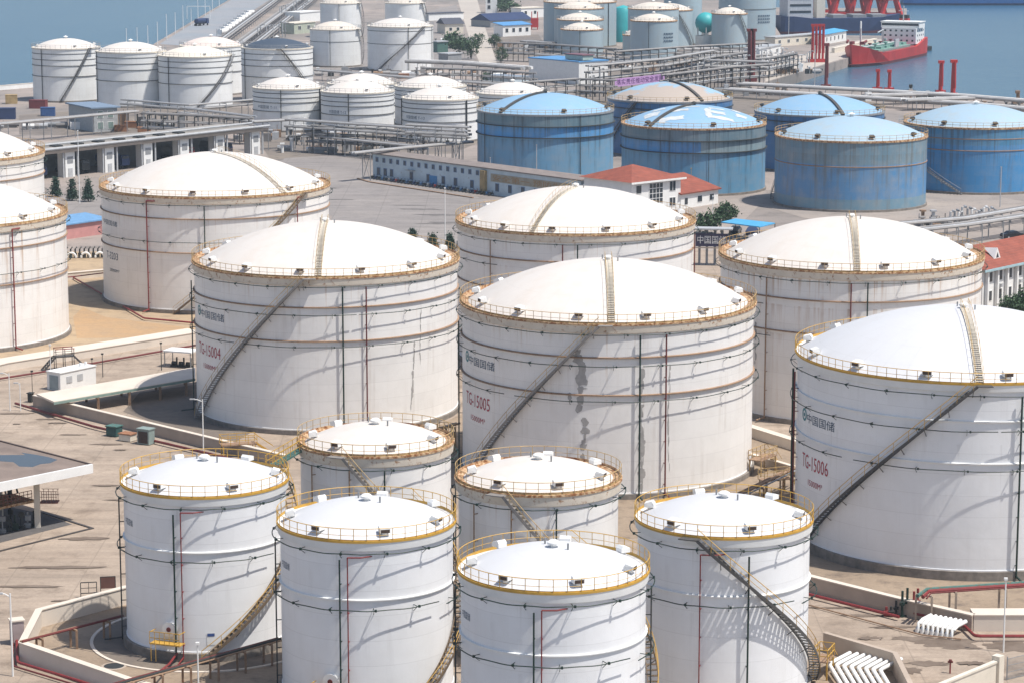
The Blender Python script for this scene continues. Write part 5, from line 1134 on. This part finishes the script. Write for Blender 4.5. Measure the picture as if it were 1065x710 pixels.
arms('single tall maroon column at the basin corner', at(859, 92), 14, 1, SHIPDK, w_=.6); arms('maroon lattice tower beside the lone grey tank', at(781, 85), 17, 2, SHIPDK, 1.2, .8)
arms('small dark mooring post on the jetty', at(947, 98), 2.5, 1, DARK, w_=.4); arms('small brown bollard tower at the right edge jetty', at(1058, 108), 3.5, 1, BROWN, w_=.5)

DK2 = [(-1.6, 0, .25, FARP2), (-.6, 0, .3, FARP), (.5, 0, .25, FARP2), (1.6, 0, .3, GALV), (-1.4, 1.9, .25, FARP), (0, 1.9, .3, FARP2), (1.4, 1.9, .25, FARP), (-1, 3.8, .22, FARP2), (.8, 3.8, .25, FARP)]
for lab, pts in [('dark stacked pipe rack behind the beige domed blue tank', [(690, 92), (760, 83), (800, 80)]), ('dark stacked pipe rack in front of the white windowless shed', [(545, 100), (600, 96), (640, 98)]),
                 ('dark stacked pipe rack right of the purple banner', [(690, 81), (742, 72), (780, 66)]), ('dark stacked pipe rack at the foot of the tall grey tanks', [(640, 66), (720, 60), (800, 56)]),
                 ('dark stacked pipe rack beside the maroon tower', [(752, 76), (800, 73), (826, 68)]), ('dark stacked pipe rack left of the tall grey tanks', [(520, 56), (575, 58), (640, 63)]),
                 ('dark stacked pipe rack behind the long elevated rack', [(322, 148), (400, 152), (440, 157)]), ('dark stacked pipe rack behind the truck loading station', [(150, 134), (215, 137), (262, 140)]),
                 ('dark stacked pipe rack between the pale road and the white shed', [(440, 84), (500, 86), (556, 90)]), ('dark stacked pipe rack left of the causeway tank row', [(262, 74), (300, 66), (330, 60)])]:
    rack(lab, Pz(2.6, *pts), DK2, 4, 4.5, fm=DARK, fh=.26)
def clutter(label, p, n, sx, sy, rz, seed):
    r = thing('pump_skid', label, 'equipment', p, rz); q = random.Random(seed)
    for k in range(n):
        x, y, h = q.uniform(-sx, sx), q.uniform(-sy, sy), q.uniform(.8, 3.2); mm = [DARK, GREY, FARP2, FARP, WHITE, GALV, BROWN][q.randrange(7)]; m = MB(); k2 = q.random()
        if k2 < .4: m.tube([(x, y, 0), (x, y, h)], .35, 7).box((x, y, h), (1.1, 1.1, .3)); nm = 'vessel'
        elif k2 < .7: m.tube([(x - 1.6, y, .9), (x + 1.6, y, .9)], .6, 8).box((x, y, .2), (2, .8, .4)); nm = 'drum'
        else: m.box((x, y, h / 2), (q.uniform(1, 3), q.uniform(.8, 1.6), h)).beam((x, y, h), (x, y, h + 1.2), .12, .12); nm = 'cabinet'
        m.build(nm, mm, r)
for i, (lab, x, y, n, sx, sy) in enumerate([('cluttered pump skid between loading station and middle tanks', 300, 145, 24, 14, 6), ('cluttered pump skid left of the white pipe bridge', 345, 158, 22, 14, 3), ('cluttered skid beside the white two storey house', 150, 132, 18, 12, 5),
        ('cluttered skid at the left edge behind the loading station', 40, 134, 18, 12, 4), ('cluttered skid behind the purple banner', 665, 70, 26, 20, 8), ('cluttered skid below the small grey tank', 700, 74, 24, 18, 8), ('cluttered skid right of the beige domed tank', 775, 98, 24, 14, 8),
        ('cluttered skid at the foot of the lone grey tank', 770, 62, 22, 18, 8), ('cluttered skid on the quay before the white office', 820, 76, 18, 12, 6), ('cluttered skid beneath the grey rack by the pale road', 470, 80, 22, 20, 6), ('cluttered skid right of the pale road foot', 540, 80, 18, 12, 6),
        ('cluttered skid behind the top centre tanks', 380, 78, 20, 20, 6), ('cluttered skid behind the far left row', 280, 86, 18, 12, 8), ('cluttered skid beside the bright blue tank valves', 985, 236, 14, 6, 1.6), ('cluttered skid on the jetty centre', 930, 104, 18, 16, 5),
        ('cluttered skid on the jetty right end', 1040, 116, 16, 14, 5), ('cluttered skid in the pale road yard', 455, 45, 18, 16, 10), ('cluttered skid left of the tall grey tanks', 548, 52, 20, 12, 10)]):
    clutter(lab, at(x, y), n, sx, sy, .1, 60 + i)
# ---- ship
def hull_ship(name, label, Pb, Ps, beam, free, m_top, m_low, sheer_b=3.5, sheer_s=2.0):
    d = Vector((Pb.x - Ps.x, Pb.y - Ps.y)); L = d.length; r = thing(name, label, 'ship', (Ps.x, Ps.y, SEA), math.atan2(d.y, d.x))
    st = [0, .03, .1, .25, .5, .7, .82, .9, .96, 1.0]; hb = [.72, .86, .97, 1, 1, .98, .86, .6, .3, .04]
    def sh(s): return free + (sheer_b * max(0, (s - .8) / .2) ** .8 if s > .8 else 0) + (sheer_s if s < .16 else 0)
    def loft(za, zb, wk, dx=0):
        b = MB(); V = []
        for s, k in zip(st, hb):
            a0, a1 = za(s), zb(s)
            for sgn in (-1, 1):
                V += [(s * L + (0 if s < .9 else -dx * (s - .9) * 10), sgn * beam / 2 * k * wk(s), a0), (s * L, sgn * beam / 2 * k, a1)]
        F = []
        for i in range(len(st) - 1):
            a, c = i * 4, (i + 1) * 4; F += [(a, c, c + 1, a + 1), (a + 2, a + 3, c + 3, c + 2), (a + 1, c + 1, c + 3, a + 3)]
        F += [(0, 1, 3, 2), (4 * (len(st) - 1), 4 * (len(st) - 1) + 2, 4 * (len(st) - 1) + 3, 4 * (len(st) - 1) + 1)]
        return b.add(V, F)
    loft(lambda s: -1.5, lambda s: 1.1, lambda s: .93 if s < .8 else .75, 3).build('hull_bottom', m_low, r)
    loft(lambda s: 1.1, sh, lambda s: .985 if s < .8 else .8, 2).build('hull', m_top, r)
    return r, L
Pb, Ps = at(884, 70.5, SEA), at(949, 56.5, SEA)
sp, L = hull_ship('tanker_ship', 'red tanker ship moored at the quay with white bridge at its stern', Pb, Ps, 16, 4.6, SHIPRED, SHIPDK, 4, 2.5)
MB().prism([(L * .3, -6.2), (L * .78, -5.4), (L * .78, 5.4), (L * .3, 6.2)], 4.65, 5.6).build('cargo_deck', GREENP, sp)
for k in range(5): MB().box((L * (.32 + .09 * k), 0, 6.0), (4.5, 9, .9)).build('cargo_hatch', GREENP, sp)
MB().tube([(L * .25, 0, 6.4), (L * .82, 0, 6.6)], .35, 6).build('deck_pipe', GALV, sp)
su = MB().box((L * .17, 0, 8.4), (12, 14, 6.2)).build('superstructure', WHITE, sp)
for k, z in enumerate((6.6, 8.6, 10.5)):
    for j in range(6): MB().box((L * .17 + 6.03, -5.6 + j * 2.25, z), (.08, .8, .7)).build('window', GLASS, su)
    for j in range(4): MB().box((L * .17 - 4.2 + j * 2.6, 7.03, z), (.8, .08, .7)).build('window', GLASS, su); MB().box((L * .17 - 4.2 + j * 2.6, -7.03, z), (.8, .08, .7)).build('window', GLASS, su)
br = MB().box((L * .175, 0, 12.6), (8, 15.6, 2.2)).build('bridge', WHITE, sp); MB().box((L * .175 + 4.03, 0, 12.8), (.08, 15, .9)).build('bridge_windows', GLASS, br)
MB().box((L * .175, 0, 13.85), (8.6, 16.2, .3)).build('bridge_roof', WHITE, sp)
MB().box((L * .05, -2.5, 10), (3.2, 3.6, 9)).build('funnel', SHIPRED, sp); MB().box((L * .05, -2.5, 15.2), (2.9, 3.3, 1.4)).build('funnel_cap', DARK, sp)
MB().tube([(L * .17, 0, 13.9), (L * .17, 0, 20)], .25, 6).tube([(L * .17, -2, 18), (L * .17, 2, 18)], .12, 5).build('mast', GALV, sp)
MB().tube([(L * .85, 0, 5), (L * .85, 0, 14)], .3, 6).build('foremast', GALV, sp)
for s in (-1, 1): MB().tube([(L * .93, s * 3.2, 9), (L * .90, s * 3.6, 9.5)], .5, 7).box((L * .9, s * 2, 8.7), (3, 1.2, 1.1)).build('windlass', SHIPDK, sp)
MB().box((L * .5, 5.6, 7.0), (5, .5, 3.0)).build('manifold', GALV, sp); MB().tube([(L * .5, 0, 5), (L * .5, 0, 12), (L * .5 + 7, 0, 11.2)], .3, 6).build('deck_crane', GALV, sp)
for k in range(9):
    MB().tube([(L * (.3 + .055 * k), -4 + (k % 3) * 3.5, 5.6), (L * (.3 + .055 * k), -4 + (k % 3) * 3.5, 7.4)], .35, 6).box((L * (.3 + .055 * k), -4 + (k % 3) * 3.5, 7.4), (1.2, 1.2, .5)).build('deck_vent', [GALV, SHIPDK, GREENP][k % 3], sp)
for s in (-1, 1):
    m = MB()
    for k in range(28): m.beam((L * (.3 + .018 * k), s * 7.6, 4.6), (L * (.3 + .018 * k), s * 7.6, 5.8), .1, .1)
    m.beam((L * .3, s * 7.6, 5.8), (L * .79, s * 7.6, 5.8), .1, .1); m.build('bulwark_rail', GALV, sp)
# lifeboat / tender at the stern side
tn, L2 = hull_ship('tender_boat', 'small dark boat lying beside the tanker stern', at(950, 53.5, SEA), at(966, 52.5, SEA), 4.5, 1.6, DARK, DARK, .8, .2)
MB().box((L2 * .4, 0, 2.4), (3, 2.4, 1.6)).build('cabin', GREY, tn)
# ---- bulk carrier behind the pier
cr, L = hull_ship('bulk_carrier', 'dark blue cargo ship lying behind the quay under the red cranes', at(936, 33.5, SEA), at(808, 35, SEA), 16, 7.0, NAVY, SHIPDK, 1.5, 1)
MB().box((9, 0, 12.5), (12, 13, 12)).build('superstructure', mat('grey_white_paint', (.55, .56, .58)), cr)
for k in range(3): MB().box((9, -6.55, 10 + k * 3), (10, .1, 1.0)).build('window_row', GLASS, cr)
MB().box((20, 0, 11.5), (4, 5, 9)).build('funnel', CREAM, cr)
for k in range(3): MB().box((L * (.48 + .16 * k), 0, 7.7), (6.5, 10, 1.4)).build('hatch_cover', GREY, cr)
# ---- portal cranes
def crane(label, p, rz, jz, seed, lum=1.0):
    r = thing('portal_crane', label, 'crane', p, rz, 'red portal cranes on the quay')
    for i in (-1, 1):
        for j in (-1, 1): MB().beam((i * 5.2, j * 4.2, 0), (i * 2.4, j * 2.2, 9), 1.7, 1.5).build('leg', CRANERED, r)
    MB().box((0, 0, 9.5), (7.5, 6.5, 1.6)).build('portal_frame', CRANERED, r)
    for j in (-4.1, 4.1): MB().beam((-5, j, 2), (5, j, 2), .9, 1.1).build('cross_beam', CRANERED, r)
    MB().box((-1, 0, 13.2), (8, 4.5, 5.5), jz).build('machine_house', CRANERED, r)
    for s in (-1.4, 1.4): MB().beam(Vector((1.5 * math.cos(jz), 1.5 * math.sin(jz) + s, 14)), Vector((16 * math.cos(jz), 16 * math.sin(jz) + s * .3, 36)), .7, .9).build('jib', CRANERED, r)
    MB().beam((0, -1.5, 15), (-2, 0, 27), .6, .6).beam((0, 1.5, 15), (-2, 0, 27), .6, .6).build('mast', CRANERED, r)
    MB().box((3.2, -2.6, 11.8), (2.4, 2, 2.6), jz).build('cab', WHITE, r)
crane('red portal crane nearest the grey tanks, first from the left', at(843, 16), .3, .5, 1); crane('red portal crane second from the left tucked close to the first', at(858, 16), .25, 1.9, 5); crane('red portal crane beside the large one at the tanker bridge', at(909, 19), .15, .6, 6)
crane('red portal crane standing behind the quay shed', at(875, 18), .1, 1.4, 2)
crane('red portal crane just left of the tanker bridge', at(892, 18), .2, 2.3, 3); crane('large red portal crane rising directly behind the tanker bridge', at(926, 19.5), 0, .9, 4)
building('quay_shed', 'white quay shed with bright blue roof left of the ship', at(856, 47), at(880, 42.5), 5, 4.0, WHITE, 'mono', mat('bright_blue_sheet', (.08, .38, .66)), [(.15 + .17 * k, 2.0, 1.2, 1.6) for k in range(5)], over=.5, rh=.8)
building('quay_store', 'long pale low store on the quay behind the red loading arms', at(806, 49), at(852, 45), 5, 3.6, CREAM, 'flat', GALV, [(.1 + .2 * k, 1.9, 1.6, 1.2) for k in range(5)], over=.3)
building('quay_office', 'small white office beside the white pipe frames on the quay', at(790, 66), at(812, 61), 6, 5, WHITE, 'flat', GALV, [(.2 + .3 * k, 3.2, 1.4, 1.3) for k in range(3)], over=.3)
building('pier_wall', 'long pale parapet along the finger pier left of the ship', at(868, 55.5), at(912, 45), 1.2, 1.6, CREAM, 'flat', CREAM, [], over=.05, cat='wall')
fb, L = hull_ship('moored_barge', 'long deep blue hull lying across the far side of the basin', at(1240, 5, SEA), at(938, 5, SEA), 18, 6.5, mat('deep_blue_hull', (.02, .14, .40)), NAVY, 1, .5)
MB().box((L * .5, 0, 6.8), (L * .8, 12, .6)).build('deck', GALV, fb)
# ---- houses and sheds at the top
W4 = [(.14 + .24 * k, 2.6, 1.5, 1.7) for k in range(4)]
building('small_house', 'white house with four square windows and blue roof right of the pale road', at(523, 38.5), at(552, 37), 6, 4.6, WHITE, 'mono', BLUEROOF, W4, over=.4, rh=1.0)
building('warehouse', 'long navy roofed warehouse behind the white house with four windows', at(510, 29), at(553, 27), 14, 3, GREY, 'gable', NAVY, [], over=.4, rh=3)
building('small_house', 'white flat house at the top right of the pale road', at(542, 19), at(566, 18), 8, 4.5, WHITE, 'flat', CREAM, [(.2, 2.5, 1.4, 1.5), (.6, 2.5, 1.4, 1.5)], over=.3)
building('gatehouse', 'narrow white tower house beside the top of the pale road', at(505, 14), at(517, 14), 6, 9, WHITE, 'flat', WHITE, [(.3, 6, 1.4, 1.8), (.3, 3, 1.4, 1.8)], over=.3)
building('small_house', 'cream house with dark roof left of the pale road', at(463, 35.5), at(482, 35), 9, 4.2, CREAM, 'gable', mat('dark_slate_roof', (.07, .075, .10)), [(.3, 2, 1.2, 1.3), (.7, 2, 1.2, 1.3)], over=.5, rh=2.4)
building('small_house', 'long white wall like house at the top left of the pale road', at(446, 22), at(482, 20.5), 5, 3.2, WHITE, 'flat', mat('dark_slate_roof', (.07, .075, .10)), [], over=.3)
building('small_house', 'greenish house with two windows left of the top centre tanks', at(306, 36), at(328, 34), 7, 4.5, mat('pale_green_wall', (.48, .52, .42)), 'flat', CREAM, [(.25, 2.6, 2.0, 1.6), (.68, 2.6, 2.0, 1.6)], over=.3)
building('warehouse', 'white low warehouse cut by the top edge left of the top centre tanks', at(312, 24), at(333, 22), 8, 4.5, WHITE, 'flat', WHITE, [], over=.3)
building('small_house', 'small teal shed beside the trees left of the pale road', at(455, 55), at(466, 54.5), 4, 4, TEAL, 'flat', GALV, [], over=.3)
building('small_house', 'small grey shed under the trees at the left verge', at(466, 64), at(480, 63), 5, 2.5, GREY, 'flat', GALV, [], over=.3)
building('warehouse', 'blue grey roofed warehouse right of the small grey tank', at(716, 40), at(737, 39), 9, 3, GREY, 'gable', mat('blue_grey_roof', (.20, .27, .36)), [], over=.3, rh=2)
building('warehouse', 'bluish flat warehouse below the pale road beside the grey rack', at(503, 88), at(534, 90), 8, 2.6, LTBLUE, 'flat', mat('grey_blue_roof', (.25, .30, .36)), [], over=.3)
rc = at(556, 31); r = thing('site_lift', 'small red steel hoist beside the white house with four windows', 'hoist', rc); MB().box((0, 0, 3), (3.4, 3, 4)).build('body', CRANERED, r)
for i in (-1.3, 1.3): MB().beam((i, -1.2, 0), (i, -1.2, 8), .4, .4).build('mast', CRANERED, r)
# ---- causeway traffic and pipes
tanker('blue truck driving on the causeway', at(209, 27), 1.15, NAVY, NAVY, 'vehicles on the causeway')
for k in range(9):
    f = k / 8; p = at(232 + 28 * f, 38 - 20 * f); r = thing('tank_container', '%s white tank container from the near end of the causeway row' % (ords + ['ninth'])[k], 'tank container', p, 1.1, 'white tank containers on the causeway')
    MB().tube([(-2.8, 0, 2.0), (2.8, 0, 2.0)], 1.3, 10).build('tank', WHITE, r, True); m = MB()
    for x in (-2.9, 2.9):
        for y in (-1.3, 1.3): m.beam((x, y, 0), (x, y, 3.4), .2, .2)
    m.build('frame', GALV, r)
for i, (x0, y0, x1, y1, n) in enumerate([(243, 50, 322, -8, 4), (258, 52, 334, -8, 3), (222, 48, 298, -8, 3)]):
    rack(['pipe rack along the causeway, middle row', 'pipe rack along the causeway, right row', 'pipe rack along the causeway, left row'][i], [at(x0, y0, 2.5), at((x0 + x1) / 2, (y0 + y1) / 2, 2.5), at(x1, y1, 2.5)], G4(n, 3, .4), 4, 12)
vcluster('row of tall grey pipe frames beside the causeway, near group', at(285, 40), 8, 2.6, 7, .9, 31, (GALV, GREY)); vcluster('row of tall grey pipe frames beside the causeway, far group', at(306, 20), 8, 2.6, 8, .9, 32, (GALV, GREY))
p = at(199, 20); r = thing('white_gantry', 'thin white goalpost gantry at the causeway edge', 'gantry', p); MB().beam((-2, 0, 0), (-2, 0, 6), .3, .3).beam((9, 0, 0), (9, 0, 6), .3, .3).beam((-2, 0, 6), (9, 0, 6), .3, .3).build('frame', WHITE, r)
# left edge machines
def bigbox(label, px, py, sx, sy, h, m, name='shipping_container'):
    r = thing(name, label, 'container', at(px, py), rnd.uniform(-.2, .2)); MB().box((0, 0, h / 2), (sx, sy, h)).build('body', m, r); MB().box((-sx * .3, -sy / 2 - .04, h / 2), (sx * .25, .08, h * .8)).build('door', m, r); MB().box((0, 0, h + .06), (sx + .1, sy + .1, .12)).build('roof', m, r)
bigbox('navy container at the left edge in front of the sea wall', 7, 124, 5, 3, 3, NAVY); bigbox('yellow container at the left edge beside the navy one', 12, 108, 3.5, 2.5, 2.6, OCHRE); bigbox('dull red container near the sea wall tank', 40, 113, 5, 2.4, 2.4, SHIPDK); bigbox('blue container left of the white two storey house', 50, 121, 4, 2.4, 2.4, mat('truck_blue', (.04, .10, .26)))
# brown scrap stacks before the loading rack
for i, (x, y) in enumerate([(126, 137), (137, 133), (150, 139), (420, 82), (392, 120)]): bigbox(['rusty orange skip right of the white two storey house', 'second rusty skip behind the loading station', 'grey brown skip between valves and loading station', 'brown skip behind the middle tanks', 'brown skip between the middle tanks'][i], x, y, 3.5, 2, 1.6, mat('rusty_orange', (.34, .16, .08), .8, .35, 1, rust=.3), 'skip')
# ================================================================ air
vm = bpy.data.materials.new('haze'); vm.use_nodes = True; vt = vm.node_tree; vt.nodes.remove(vt.nodes['Principled BSDF'])
pv = vt.nodes.new('ShaderNodeVolumePrincipled'); pv.inputs['Density'].default_value = HAZE; pv.inputs['Color'].default_value = (.72, .86, 1, 1); vt.links.new(pv.outputs[0], vt.nodes['Material Output'].inputs['Volume'])
tag(MB().box((0, 1200, 35), (3400, 3600, 95)).build('haze', vm), kind='stuff')
